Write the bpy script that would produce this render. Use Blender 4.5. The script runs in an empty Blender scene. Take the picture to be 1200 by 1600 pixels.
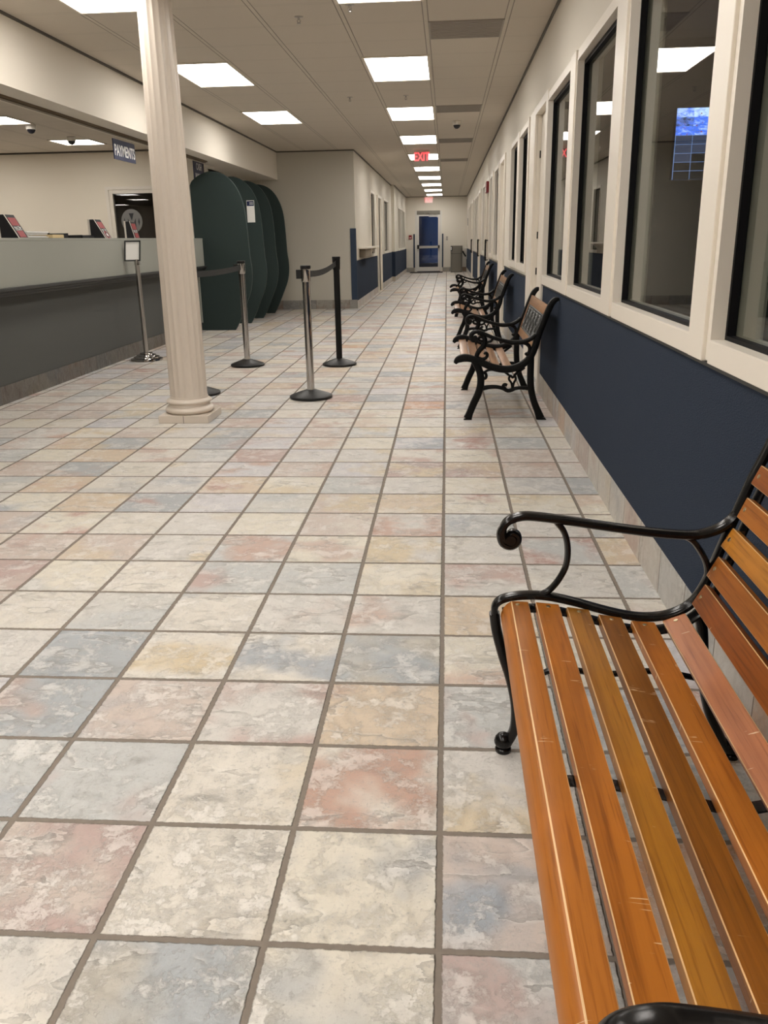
import bpy, bmesh, math, random
from mathutils import Vector, Matrix
random.seed(7)
sc = bpy.context.scene
COL = sc.collection
T = 0.324            # floor tile pitch
H = 2.82             # lobby ceiling
G = 0.6115           # ceiling grid pitch
XR = 0.787           # right wall plane
PI = math.pi

# ------------------------------------------------------------------ materials
def mat(name, col, rough=0.5, metal=0.0, bump=None, spec=0.5, coat=0.0):
    m = bpy.data.materials.new(name); m.use_nodes = True
    nt = m.node_tree; b = nt.nodes['Principled BSDF']
    b.inputs['Base Color'].default_value = (*col, 1)
    b.inputs['Roughness'].default_value = rough
    b.inputs['Metallic'].default_value = metal
    b.inputs['Specular IOR Level'].default_value = spec
    b.inputs['Coat Weight'].default_value = coat
    b.inputs['Coat Roughness'].default_value = 0.12
    # every material carries a little procedural variation
    tc = nt.nodes.new('ShaderNodeTexCoord')
    n = nt.nodes.new('ShaderNodeTexNoise')
    sca, stren = bump if bump else (30.0, 0.02)
    n.inputs['Scale'].default_value = sca; n.inputs['Detail'].default_value = 4
    nt.links.new(tc.outputs['Object'], n.inputs['Vector'])
    bp = nt.nodes.new('ShaderNodeBump'); bp.inputs['Strength'].default_value = stren
    bp.inputs['Distance'].default_value = 0.01
    nt.links.new(n.outputs['Fac'], bp.inputs['Height'])
    nt.links.new(bp.outputs['Normal'], b.inputs['Normal'])
    return m

class N:
    """small helper for node graphs"""
    def __init__(s, m):
        s.t = m.node_tree; s.b = s.t.nodes.get('Principled BSDF')
    def new(s, k, **kw):
        n = s.t.nodes.new(k)
        for a, v in kw.items(): setattr(n, a, v)
        return n
    def put(s, sock, v):
        if isinstance(v, bpy.types.NodeSocket): s.t.links.new(v, sock)
        else: sock.default_value = v
    def math(s, op, a, b=0.0, c=None):
        n = s.new('ShaderNodeMath', operation=op)
        s.put(n.inputs[0], a); s.put(n.inputs[1], b)
        if c is not None: s.put(n.inputs[2], c)
        return n.outputs[0]
    def vmath(s, op, a, b=None, scale=None):
        n = s.new('ShaderNodeVectorMath', operation=op)
        s.put(n.inputs[0], a)
        if b is not None: s.put(n.inputs[1], b)
        if scale is not None: s.put(n.inputs['Scale'], scale)
        return n.outputs[0]
    def noise(s, vec, scale, detail=4, rough=0.55, dist=0.0):
        n = s.new('ShaderNodeTexNoise')
        s.put(n.inputs['Vector'], vec); n.inputs['Scale'].default_value = scale
        n.inputs['Detail'].default_value = detail; n.inputs['Roughness'].default_value = rough
        n.inputs['Distortion'].default_value = dist
        return n
    def ramp(s, f, stops, interp='LINEAR'):
        n = s.new('ShaderNodeValToRGB'); r = n.color_ramp; r.interpolation = interp
        while len(r.elements) < len(stops): r.elements.new(0.5)
        for e, (p, c) in zip(r.elements, stops):
            e.position = p; e.color = (*c, 1) if len(c) == 3 else c
        s.put(n.inputs[0], f); return n.outputs[0]
    def mix(s, f, a, b, mode='MIX'):
        n = s.new('ShaderNodeMix', data_type='RGBA', blend_type=mode)
        s.put(n.inputs[0], f)
        for sock, v in ((n.inputs[6], a), (n.inputs[7], b)):
            s.put(sock, (*v, 1) if isinstance(v, tuple) and len(v) == 3 else v)
        return n.outputs[2]
    def mapr(s, v, a, b, c=0.0, d=1.0, smooth=True):
        n = s.new('ShaderNodeMapRange'); n.interpolation_type = 'SMOOTHSTEP' if smooth else 'LINEAR'
        s.put(n.inputs[0], v)
        for i, q in zip((1, 2, 3, 4), (a, b, c, d)): n.inputs[i].default_value = q
        return n.outputs[0]
    def bump(s, h, strength, dist=0.01, normal=None):
        n = s.new('ShaderNodeBump'); n.inputs['Strength'].default_value = strength
        n.inputs['Distance'].default_value = dist; s.put(n.inputs['Height'], h)
        if normal is not None: s.put(n.inputs['Normal'], normal)
        return n.outputs[0]

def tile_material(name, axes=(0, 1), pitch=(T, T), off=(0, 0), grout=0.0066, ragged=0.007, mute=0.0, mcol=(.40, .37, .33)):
    m = bpy.data.materials.new(name); m.use_nodes = True
    g = N(m); tc = g.new('ShaderNodeTexCoord').outputs['Object']
    jit = g.vmath('SUBTRACT', g.noise(tc, 75.0, 3).outputs['Color'], (0.5, 0.5, 0.5))
    P = g.vmath('ADD', tc, g.vmath('SCALE', jit, scale=ragged))
    sp = g.new('ShaderNodeSeparateXYZ'); g.put(sp.inputs[0], P)
    u = g.math('DIVIDE', g.math('SUBTRACT', sp.outputs[axes[0]], off[0]), pitch[0])
    v = g.math('DIVIDE', g.math('SUBTRACT', sp.outputs[axes[1]], off[1]), pitch[1])
    iu, iv = g.math('FLOOR', u), g.math('FLOOR', v)
    fu, fv = g.math('SUBTRACT', u, iu), g.math('SUBTRACT', v, iv)
    def edge(f, pt):
        a = g.math('MINIMUM', f, g.math('SUBTRACT', 1.0, f))
        return g.math('MULTIPLY', a, pt)
    d = g.math('MINIMUM', edge(fu, pitch[0]), edge(fv, pitch[1]))
    face = g.mapr(d, grout - 0.0012, grout + 0.0022)
    cid = g.new('ShaderNodeCombineXYZ'); g.put(cid.inputs[0], iu); g.put(cid.inputs[1], iv)
    wn = g.new('ShaderNodeTexWhiteNoise', noise_dimensions='2D'); g.put(wn.inputs[0], cid.outputs[0])
    wsep = g.new('ShaderNodeSeparateXYZ'); g.put(wsep.inputs[0], wn.outputs['Color'])
    r1, r2, r3 = wn.outputs['Value'], wsep.outputs[1], wsep.outputs[2]
    pos = g.vmath('ADD', tc, g.vmath('SCALE', wn.outputs['Color'], scale=37.0))
    base = g.ramp(r1, [(0.0, (.60, .575, .54)), (.22, (.65, .61, .545)), (.38, (.67, .625, .535)), (.50, (.50, .505, .495)),
                       (.61, (.38, .40, .415)), (.69, (.57, .555, .57)), (.80, (.55, .47, .42)), (.90, (.59, .485, .37)),
                       (.955, (.45, .34, .31)), (.985, (.56, .33, .20))], 'CONSTANT')
    stain = g.ramp(r2, [(0.0, (.60, .50, .345)), (.24, (.44, .265, .225)), (.48, (.34, .37, .41)), (.66, (.63, .59, .52)),
                        (.80, (.50, .33, .26))], 'CONSTANT')
    bl = g.noise(pos, 3.3, 3, 0.5, 0.2).outputs['Fac']
    thr = g.mapr(bl, 0.47, 0.64)
    c = g.mix(g.math('MULTIPLY', thr, g.mapr(r3, 0.0, 1.0, 0.35, 1.0, False)), base, stain)
    wh = g.mapr(g.noise(pos, 9.0, 9, 0.80, 0.1).outputs['Fac'], 0.49, 0.57)
    c = g.mix(g.math('MULTIPLY', wh, 0.46), c, (.78, .755, .72))
    dk = g.mapr(g.noise(pos, 15.0, 8, 0.80, 0.1).outputs['Fac'], 0.51, 0.64)
    c = g.mix(g.math('MULTIPLY', dk, 0.30), c, (.36, .35, .33))
    fine = g.noise(pos, 120.0, 5, 0.75).outputs['Fac']
    c = g.mix(g.mapr(fine, 0.55, 0.66, 0.0, 0.42), c, (.30, .29, .275))
    # slate clefts: terraces of a slow slanting noise with torn edges
    sk = g.new('ShaderNodeMapping'); g.put(sk.inputs[0], pos); sk.inputs['Rotation'].default_value = (0, 0, 0.6); sk.inputs['Scale'].default_value = (0.5, 1.2, 1.0)
    sl = g.noise(sk.outputs[0], 3.6, 7, 0.54, 0.0).outputs['Fac']
    tz = g.math('MULTIPLY', sl, 5.5); tf = g.math('FRACT', tz)
    fl = g.math('SUBTRACT', tz, tf)
    brk = g.mapr(g.noise(pos, 6.5, 2).outputs['Fac'], 0.42, 0.56)
    cleft_shade = g.math('MULTIPLY', g.math('POWER', g.mapr(tf, 0.0, 0.28, 1.0, 0.0, False), 2.2), brk)
    c = g.mix(g.math('MULTIPLY', cleft_shade, 0.60), c, (.25, .235, .215))  # soft relief shade along the cleft edges, painted into the tile colour
    lip = g.math('MULTIPLY', g.mapr(tf, 0.88, 0.99, 0.0, 1.0), brk)
    c = g.mix(g.math('MULTIPLY', lip, 0.30), c, (.80, .78, .74))
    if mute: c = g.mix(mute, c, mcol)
    gr = g.mix(g.noise(tc, 40.0, 4).outputs['Fac'], (.17, .14, .115), (.25, .215, .18))
    g.put(g.b.inputs['Base Color'], g.mix(face, gr, c))
    g.put(g.b.inputs['Roughness'], g.mix(face, (.85,) * 3, g.mix(bl, (.32,) * 3, (.46,) * 3)))
    g.b.inputs['Specular IOR Level'].default_value = 0.35
    smooth_t = g.math('ADD', fl, g.mapr(tf, 0.0, 0.16))
    hgt = g.math('ADD', g.math('MULTIPLY', g.math('MULTIPLY', smooth_t, brk), 0.0022), g.math('MULTIPLY', fine, 0.0020))
    hgt = g.math('ADD', hgt, g.math('MULTIPLY', wh, 0.0014))
    hgt = g.math('ADD', g.math('MULTIPLY', hgt, face), g.math('MULTIPLY', face, 0.004))
    g.put(g.b.inputs['Normal'], g.bump(hgt, 0.7, 1.0))
    return m

def wood_material(name, stops, rough=0.28, coat=0.5, grain=1.0):
    m = bpy.data.materials.new(name); m.use_nodes = True
    g = N(m); tc = g.new('ShaderNodeTexCoord').outputs['Object']
    oi = g.new('ShaderNodeObjectInfo')
    sh = g.vmath('ADD', tc, g.vmath('SCALE', oi.outputs['Location'], scale=1.0))
    rnd = g.new('ShaderNodeCombineXYZ'); g.put(rnd.inputs[0], g.math('MULTIPLY', oi.outputs['Random'], 31.0)); g.put(rnd.inputs[1], g.math('MULTIPLY', oi.outputs['Random'], 17.0))
    p = g.vmath('ADD', sh, rnd.outputs[0])
    st = g.vmath('MULTIPLY', p, (14.0, 0.8, 14.0))
    n1 = g.noise(st, 1.6, 6, 0.6, 0.8).outputs['Fac']
    fi = g.noise(g.vmath('MULTIPLY', p, (160.0, 5.0, 160.0)), 1.0, 3, 0.6).outputs['Fac']
    tone = g.ramp(oi.outputs['Random'], stops)
    c = g.mix(g.mapr(n1, 0.40, 0.70, 0.0, 0.55 * grain), tone, g.mix(1.0, tone, (.40, .30, .22), 'MULTIPLY'))
    c = g.mix(g.mapr(fi, 0.50, 0.72, 0.0, 0.5 * grain), c, g.mix(1.0, c, (.38, .28, .2), 'MULTIPLY'))
    blot = g.noise(p, 6.0, 3).outputs['Fac']
    c = g.mix(g.mapr(blot, 0.45, 0.7, 0.0, 0.35), c, g.mix(1.0, c, (1.35, 1.25, 1.15), 'MULTIPLY'))
    # short pale scratches
    sv = g.noise(g.vmath('MULTIPLY', p, (9.0, 120.0, 9.0)), 1.0, 1, 0.4, 1.5).outputs['Fac']
    sm = g.mapr(g.noise(p, 17.0, 2).outputs['Fac'], 0.62, 0.66)
    scr = g.math('MULTIPLY', g.mapr(sv, 0.66, 0.70), sm)
    c = g.mix(g.math('MULTIPLY', scr, 0.75), c, (.66, .50, .32))
    g.put(g.b.inputs['Base Color'], c)
    g.b.inputs['Roughness'].default_value = rough + 0.12; g.b.inputs['Specular IOR Level'].default_value = 0.22
    g.b.inputs['Coat Weight'].default_value = coat; g.b.inputs['Coat Roughness'].default_value = rough
    g.put(g.b.inputs['Normal'], g.bump(fi, 0.12, 0.002))
    return m

def emit(name, col, s):
    m = bpy.data.materials.new(name); m.use_nodes = True
    g = N(m); b = g.b
    b.inputs['Base Color'].default_value = (0.8, 0.8, 0.8, 1)
    tc = g.new('ShaderNodeTexCoord').outputs['Object']
    g.put(b.inputs['Emission Color'], g.mix(g.noise(tc, 3.0, 1).outputs['Fac'], tuple(0.97 * q for q in col), col))
    b.inputs['Emission Strength'].default_value = s
    return m

def glass_mat(name, tint=(.75, .78, .76), boost=1.0, blur=0.0):
    m = bpy.data.materials.new(name); m.use_nodes = True
    g = N(m); out = g.t.nodes['Material Output']; g.t.nodes.remove(g.b)
    tr = g.new('ShaderNodeBsdfTransparent'); tr.inputs[0].default_value = (*tint, 1)
    gl = g.new('ShaderNodeBsdfGlossy'); gl.inputs['Roughness'].default_value = blur
    geo = g.new('ShaderNodeNewGeometry')
    dt = g.new('ShaderNodeVectorMath', operation='DOT_PRODUCT'); g.put(dt.inputs[0], geo.outputs['Incoming']); g.put(dt.inputs[1], geo.outputs['Normal'])
    om = g.math('SUBTRACT', 1.0, g.math('ABSOLUTE', dt.outputs['Value']))
    sch = g.math('ADD', 0.05, g.math('MULTIPLY', g.math('POWER', om, 5.0), 0.95))
    fac = g.math('MULTIPLY', g.math('MULTIPLY', sch, boost), g.math('SUBTRACT', 1.0, geo.outputs['Backfacing']))
    tc = g.new('ShaderNodeTexCoord').outputs['Object']
    wav = g.bump(g.noise(tc, 1.3, 1).outputs['Fac'], 0.01, 0.01)
    g.put(gl.inputs['Normal'], wav)
    mx = g.new('ShaderNodeMixShader'); g.put(mx.inputs[0], g.math('MINIMUM', fac, 1.0))
    g.put(mx.inputs[1], tr.outputs[0]); g.put(mx.inputs[2], gl.outputs[0])
    g.put(out.inputs[0], mx.outputs[0])
    return m

M = {}
M['floor'] = tile_material('slate tiles')
M['base'] = tile_material('skirting tiles along the corridor', (1, 2), (T, 0.5), (0.05, -0.2), 0.002, 0.002, 0.45)
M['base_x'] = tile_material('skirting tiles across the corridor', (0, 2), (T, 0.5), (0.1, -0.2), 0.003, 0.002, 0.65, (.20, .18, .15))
M['base_shaded'] = tile_material('counter skirting tiles with shade mixed in', (1, 2), (T, 0.5), (0.1, -0.2), 0.003, 0.002, 0.85, (.045, .040, .033))  # counter skirting stands in shade; that darkness is mixed into its colour
M['wall'] = mat('warm white wall paint', (.70, .655, .575), 0.75, bump=(140, 0.12))
M['cream'] = mat('cream office paint', (.80, .735, .62), 0.75, bump=(120, 0.08))
M['grey_wall'] = mat('greige wall paint', (.56, .53, .46), 0.75, bump=(120, 0.1))
M['trim'] = mat('white gloss trim paint', (.80, .745, .66), 0.38)
M['blue'] = mat('navy wall carpet', (.034, .048, .078), 0.9, bump=(260, 1.0), spec=0.15)
M['blue_guard'] = mat('navy corner guard', (.012, .030, .065), 0.5)
M['gasket'] = mat('black rubber gasket', (.004, .004, .005), 0.6, spec=0.15)
M['glass'] = glass_mat('dark window glass', (.80, .82, .80), 1.1)
M['doorglass'] = glass_mat('door glass', (.8, .84, .9), 1.0)
M['dark_room'] = mat('paint darkened for unlit rooms', (.085, .078, .068), 0.8)  # the rooms' lack of light is put into their wall colour
M['edge'] = mat('dark ceiling edge strip', (.10, .09, .075), 0.6)
M['iron'] = mat('black cast iron', (.0035, .0035, .0035), 0.42, bump=(150, 0.3), spec=0.16)
M['enamel'] = mat('black gloss enamel', (.004, .0035, .0035), 0.22, bump=(60, 0.04), spec=0.28, coat=0.08)
VT = {'orange': (.43, .145, .018), 'amber': (.43, .180, .018), 'brown': (.27, .098, .010), 'chestnut': (.31, .085, .010), 'honey': (.55, .225, .025), 'glare': (.46, .165, .060)}  # pinkish last tone has the glare on the rear seat slat mixed in
for q, col in VT.items():
    col = tuple(.80 * v for v in col)
    M['varnish_' + q] = wood_material(q + ' varnished wood', [(0, tuple(.92 * v for v in col)), (1, tuple(1.06 * v for v in col))], 0.25, 0.14)
M['tan'] = wood_material('tan varnished wood', [(0, (.34, .185, .095)), (.5, (.40, .22, .115)), (1, (.30, .155, .075))], 0.3, 0.4)
M['worn'] = wood_material('worn varnish on the slat edges', [(0, (.62, .38, .17)), (1, (.74, .50, .26))], 0.35, 0.2, 0.9)
M['lattice'] = mat('dark iron lattice', (.018, .020, .018), 0.32, bump=(150, 0.3), spec=0.6)
M['brass'] = mat('brass screw', (.55, .45, .28), 0.3, 1.0)
M['chrome'] = mat('polished chrome', (.50, .485, .47), 0.09, 1.0)
M['steel'] = mat('brushed steel', (.45, .43, .40), 0.3, 1.0)
M['rubber'] = mat('black plastic', (.010, .010, .010), 0.42, spec=0.3)
M['satin'] = mat('satin black tube', (.004, .004, .004), 0.45, spec=0.25)
M['belt'] = mat('charcoal webbing', (.022, .022, .022), 0.8, bump=(300, 0.5))
M['column'] = mat('cream column paint', (.66, .585, .505), 0.32, bump=(25, 0.04))
M['sage'] = mat('sage laminate', (.29, .297, .262), 0.5, bump=(200, 0.05))
M['charcoal'] = mat('charcoal laminate', (.066, .069, .065), 0.6, bump=(90, 0.15))
M['moulding'] = mat('dark ledge moulding', (.028, .029, .028), 0.45)
M['green'] = mat('dark green felt', (.022, .038, .036), 0.85, bump=(260, 0.4))
M['bronze'] = mat('bronze shutter track', (.14, .10, .06), 0.45, 0.6)
M['sign_blue'] = mat('navy sign plastic', (.011, .019, .068), 0.4, spec=0.3)
M['letter'] = mat('white lettering', (.80, .80, .80), 0.5)
M['paper'] = mat('white paper', (.80, .79, .76), 0.7)
M['manila'] = mat('manila folder', (.70, .55, .30), 0.7)
M['black'] = mat('black card', (.010, .010, .012), 0.6)
M['red'] = mat('red print', (.30, .018, .022), 0.45)
M['alarm'] = mat('red alarm plastic', (.22, .012, .016), 0.4)
M['white_plastic'] = mat('white plastic', (.72, .68, .61), 0.4)
M['dome'] = mat('smoked dome', (.01, .01, .015), 0.08)
M['bin'] = mat('greige bin plastic', (.19, .175, .145), 0.5)
M['mat'] = mat('black door mat', (.02, .017, .015), 0.9, bump=(200, 0.8))
M['alu'] = mat('white aluminium door', (.66, .64, .60), 0.35)
M['vent'] = mat('perforated vent', (.34, .31, .27), 0.6)
M['panel_frame'] = mat('white light frame', (.72, .66, .56), 0.5)
M['diffuser'] = emit('lit prismatic diffuser', (1.0, 0.95, 0.885), 13.0)
M['exit_red'] = emit('lit red exit letters', (1.0, 0.010, 0.035), 1.6)
M['exit_plate'] = mat('translucent exit plate', (.42, .38, .37), 0.4)
M['exit_face'] = emit('lit exit face', (1.0, .80, .74), 0.35)
M['asphalt'] = mat('asphalt outside', (.05, .05, .055), 0.9)
M['disc'] = mat('grey emblem', (.20, .198, .19), 0.6)
M['emblem_dark'] = mat('dark emblem cut', (.02, .022, .026), 0.5)
M['shelf_box'] = mat('brown box', (.24, .20, .15), 0.7)
M['cord'] = mat('white blind cord', (.7, .68, .62), 0.6)
M['office_desk'] = mat('office worktop', (.20, .18, .15), 0.5)

def ceiling_material(name, h=0.0):
    m = bpy.data.materials.new(name); m.use_nodes = True
    g = N(m); tc = g.new('ShaderNodeTexCoord').outputs['Object']
    sp = g.new('ShaderNodeSeparateXYZ'); g.put(sp.inputs[0], tc)
    def dist(o, off):
        u = g.math('DIVIDE', g.math('SUBTRACT', o, off), G)
        f = g.math('SUBTRACT', u, g.math('FLOOR', u))
        return g.math('MULTIPLY', g.math('MINIMUM', f, g.math('SUBTRACT', 1.0, f)), G)
    dx, dy = dist(sp.outputs[0], -0.77), dist(sp.outputs[1], 7.23)
    barx = g.mapr(dx, 0.011, 0.014, 1.0, 0.0); bary = g.mapr(dy, 0.011, 0.014, 1.0, 0.0)
    bar = g.math('MAXIMUM', barx, g.math('MULTIPLY', bary, 0.5))
    gap = g.math('MULTIPLY', g.mapr(dx, 0.013, 0.017, 0, 1), g.mapr(dx, 0.019, 0.024, 1, 0))
    gapy = g.math('MULTIPLY', g.mapr(dy, 0.013, 0.016, 0, 1), g.mapr(dy, 0.017, 0.021, 1, 0))
    gp = g.math('MAXIMUM', gap, g.math('MULTIPLY', gapy, 0.45))
    fine = g.noise(tc, 160.0, 4, 0.7).outputs['Fac']
    c = g.mix(g.mapr(fine, 0.55, 0.75, 0, 0.35), (.60, .545, .465), (.38, .34, .29))
    c = g.mix(bar, c, (.60, .55, .47)); c = g.mix(g.math('MULTIPLY', gp, 0.75), c, (.15, .13, .11))
    g.put(g.b.inputs['Base Color'], c); g.b.inputs['Roughness'].default_value = 0.8
    hh = g.math('ADD', g.math('MULTIPLY', fine, -0.002), g.math('MULTIPLY', gp, -0.004))
    g.put(g.b.inputs['Normal'], g.bump(hh, 0.6, 1.0))
    return m
M['ceiling'] = ceiling_material('grey ceiling tiles')

def screen_material():
    m = bpy.data.materials.new('camera feed grid'); m.use_nodes = True
    g = N(m); tc = g.new('ShaderNodeTexCoord').outputs['Generated']
    sp = g.new('ShaderNodeSeparateXYZ'); g.put(sp.inputs[0], tc)
    u = g.math('MULTIPLY', sp.outputs[0], 7.2); v = g.math('MULTIPLY', g.math('SUBTRACT', 1.0, sp.outputs[2]), 8.0)
    iu, iv = g.math('FLOOR', u), g.math('FLOOR', v)
    fu, fv = g.math('SUBTRACT', u, iu), g.math('SUBTRACT', v, iv)
    cid = g.new('ShaderNodeCombineXYZ'); g.put(cid.inputs[0], iu); g.put(cid.inputs[1], iv)
    wn = g.new('ShaderNodeTexWhiteNoise', noise_dimensions='2D'); g.put(wn.inputs[0], cid.outputs[0])
    uv = g.new('ShaderNodeCombineXYZ'); g.put(uv.inputs[0], u); g.put(uv.inputs[1], v)
    pos = g.vmath('ADD', uv.outputs[0], g.vmath('SCALE', wn.outputs['Color'], scale=9.0))
    n1 = g.noise(pos, 2.2, 6, 0.75, 0.3).outputs['Fac']
    tone = g.math('ADD', n1, g.math('MULTIPLY', g.math('SUBTRACT', wn.outputs['Value'], 0.5), 0.34))
    img = g.ramp(tone, [(.28, (.02, .03, .07)), (.42, (.10, .19, .62)), (.52, (.02, .14, .95)), (.60, (.28, .42, .92)), (.74, (.55, .75, 1.0))])
    n2 = g.noise(pos, 3.3, 2).outputs['Fac']
    img = g.mix(g.mapr(n2, .66, .70), img, (.25, .03, .05))
    ln = g.math('MAXIMUM', g.math('LESS_THAN', fu, 0.03), g.math('LESS_THAN', fv, 0.05))
    dimc = g.mix(g.math('LESS_THAN', g.math('ADD', iv, g.math('MULTIPLY', iu, 0.6)), 5.1), (.006, .006, .006), (.030, .040, .075))
    low = g.mix(ln, dimc, (.12, .20, .42))
    top = g.math('LESS_THAN', v, 3.0)
    colr = g.mix(top, low, img)
    g.b.inputs['Base Color'].default_value = (0.01, 0.01, 0.01, 1)
    g.put(g.b.inputs['Emission Color'], colr); g.b.inputs['Emission Strength'].default_value = 2.4
    return m
M['screen'] = screen_material()

# ------------------------------------------------------------------ mesh building
def catmull(pts, n=6, closed=False):
    P = [Vector(p) for p in pts]
    if len(P) < 3: return P
    out = []
    m = len(P) if closed else len(P) - 1
    for i in range(m):
        if closed:
            p0, p1, p2, p3 = P[i - 1], P[i], P[(i + 1) % len(P)], P[(i + 2) % len(P)]
        else:
            p1, p2 = P[i], P[i + 1]
            p0 = P[i - 1] if i else p1 * 2 - p2
            p3 = P[i + 2] if i + 2 < len(P) else p2 * 2 - p1
        for k in range(n):
            t = k / n
            out.append(0.5 * ((2 * p1) + (p2 - p0) * t + (2 * p0 - 5 * p1 + 4 * p2 - p3) * t * t + (3 * p1 - p0 - 3 * p2 + p3) * t ** 3))
    if not closed: out.append(P[-1])
    return out

class B:
    def __init__(s, root=None):
        s.bm = bmesh.new(); s.root = root
    def box(s, a, b):
        x0, x1 = sorted((a[0], b[0])); y0, y1 = sorted((a[1], b[1])); z0, z1 = sorted((a[2], b[2]))
        v = [s.bm.verts.new(p) for p in ((x0, y0, z0), (x1, y0, z0), (x1, y1, z0), (x0, y1, z0), (x0, y0, z1), (x1, y0, z1), (x1, y1, z1), (x0, y1, z1))]
        for f in ((3, 2, 1, 0), (4, 5, 6, 7), (0, 1, 5, 4), (1, 2, 6, 5), (2, 3, 7, 6), (3, 0, 4, 7)):
            s.bm.faces.new([v[i] for i in f])
        return s
    def rings(s, rings, caps=True, closed=False):
        R = [[s.bm.verts.new(p) for p in r] for r in rings]
        n = len(R[0])
        for i in range(len(R) if closed else len(R) - 1):
            a, b = R[i], R[(i + 1) % len(R)]
            for k in range(n):
                s.bm.faces.new((a[k], a[(k + 1) % n], b[(k + 1) % n], b[k]))
        if caps and not closed:
            s.bm.faces.new(R[0][::-1]); s.bm.faces.new(R[-1])
        return s
    def lathe(s, prof, c=(0, 0), seg=32, mod=None):
        rings = []
        for r, z in prof:
            ring = []
            for k in range(seg):
                a = 2 * PI * k / seg
                rr = r * (mod(a, z) if mod else 1)
                ring.append((c[0] + rr * math.cos(a), c[1] + rr * math.sin(a), z))
            rings.append(ring)
        return s.rings(rings)
    def tube(s, pts, r, seg=10, smooth=0, flat=None, ref=(0, 1, 0), sq=1.0):
        """sweep; r = in-plane half width (number or list), flat = half depth along ref"""
        P = [Vector(p) for p in pts]
        if smooth:
            if not isinstance(r, (int, float)):
                q = catmull([(v, 0, 0) for v in r], smooth); r = [max(1e-4, a.x) for a in q]
            P = catmull(P, smooth)
        ref = Vector(ref); rings = []
        for i, p in enumerate(P):
            t = (P[min(i + 1, len(P) - 1)] - P[max(i - 1, 0)]).normalized()
            b = (ref - t * ref.dot(t))
            b = b.normalized() if b.length > 1e-4 else t.orthogonal().normalized()
            n = t.cross(b).normalized()
            rr = r if isinstance(r, (int, float)) else r[min(i, len(r) - 1)]
            d = rr if flat is None else flat
            ring = []
            for k in range(seg):
                a = 2 * PI * (k + 0.5) / seg
                ca, sa = math.cos(a), math.sin(a)
                ca = math.copysign(abs(ca) ** sq, ca); sa = math.copysign(abs(sa) ** sq, sa)
                ring.append(p + n * (rr * ca) + b * (d * sa))
            rings.append(ring)
        return s.rings(rings)
    def prism(s, outline, a, b, axis='y'):
        def P(q, d):
            return {'y': (q[0], d, q[1]), 'x': (d, q[0], q[1]), 'z': (q[0], q[1], d)}[axis]
        return s.rings([[P(q, a) for q in outline], [P(q, b) for q in outline]])
    def ring_frame(s, o0, o1, i0, i1, x0, x1):
        """rectangular frame in the y-z plane, between planes x0 and x1"""
        s.box((x0, o0[0], o0[1]), (x1, i0[0], o1[1])); s.box((x0, i1[0], o0[1]), (x1, o1[0], o1[1]))
        s.box((x0, i0[0], o0[1]), (x1, i1[0], i0[1])); s.box((x0, i0[0], i1[1]), (x1, i1[0], o1[1]))
        return s
    def bevel(s, w, seg=2, angle=30, worn=False):
        bmesh.ops.remove_doubles(s.bm, verts=s.bm.verts, dist=1e-6)
        s.bm.normal_update()
        ed = [e for e in s.bm.edges if len(e.link_faces) == 2 and e.calc_face_angle(0) > math.radians(angle)]
        res = bmesh.ops.bevel(s.bm, geom=ed, offset=w, segments=seg, profile=0.6, affect='EDGES', clamp_overlap=True)
        if worn:
            for f in res['faces']: f.material_index = 1
        return s
    def build(s, name, m, parent=None, smooth=False, kind=None, label=None):
        bmesh.ops.recalc_face_normals(s.bm, faces=s.bm.faces)
        root = s.root
        if root is not None:
            bmesh.ops.translate(s.bm, vec=-Vector(root.location), verts=s.bm.verts)
        me = bpy.data.meshes.new(name); s.bm.to_mesh(me); s.bm.free()
        me.materials.append(m)
        if smooth:
            for p in me.polygons: p.use_smooth = True
            try: me.set_sharp_from_angle(angle=math.radians(38))
            except Exception: pass
        o = bpy.data.objects.new(name, me); COL.objects.link(o)
        if parent is not None: o.parent = parent
        elif root is not None: o.parent = root
        if kind: o['kind'] = kind
        if label: o['label'] = label
        return o

def thing(name, label, cat, loc=(0, 0, 0), group=None, kind=None):
    o = bpy.data.objects.new(name, None); COL.objects.link(o); o.location = loc
    o.empty_display_size = 0.1
    if label: o['label'] = label
    if cat: o['category'] = cat
    if group: o['group'] = group
    if kind: o['kind'] = kind
    return o
def tag(o, label, cat, group=None):
    o['label'] = label; o['category'] = cat
    if group: o['group'] = group
    return o
def dup(root, loc, label=None, group=None, rotz=None):
    r = root.copy(); COL.objects.link(r); r.location = loc
    if rotz is not None: r.rotation_euler = (0, 0, rotz)
    if label: r['label'] = label
    if group: r['group'] = group
    def kids(src, dst):
        for ch in list(src.children):
            c = ch.copy(); COL.objects.link(c); c.parent = dst; kids(ch, c)
    kids(root, r)
    return r
def text(body, size, m, origin, xdir, ydir, parent, name='lettering', bold=0.0, depth=0.001, align='CENTER', sx=1.0, root=None):
    cu = bpy.data.curves.new(name, 'FONT'); cu.body = body; cu.size = size; cu.align_x = align; cu.align_y = 'CENTER'
    cu.extrude = depth; cu.offset = bold; cu.resolution_u = 4
    tmp = bpy.data.objects.new(name + '_curve', cu)
    COL.objects.link(tmp)
    dg = bpy.context.evaluated_depsgraph_get()
    me = bpy.data.meshes.new_from_object(tmp.evaluated_get(dg))
    bpy.data.objects.remove(tmp)
    X, Y = Vector(xdir).normalized(), Vector(ydir).normalized(); Z = X.cross(Y)
    mt = Matrix(((X.x * sx, Y.x, Z.x, origin[0]), (X.y * sx, Y.y, Z.y, origin[1]), (X.z * sx, Y.z, Z.z, origin[2]), (0, 0, 0, 1)))
    if root is not None: mt = Matrix.Translation(-Vector(root.location)) @ mt
    me.transform(mt); me.materials.clear(); me.materials.append(m)
    o = bpy.data.objects.new(name, me); COL.objects.link(o); o.parent = parent
    return o

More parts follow.
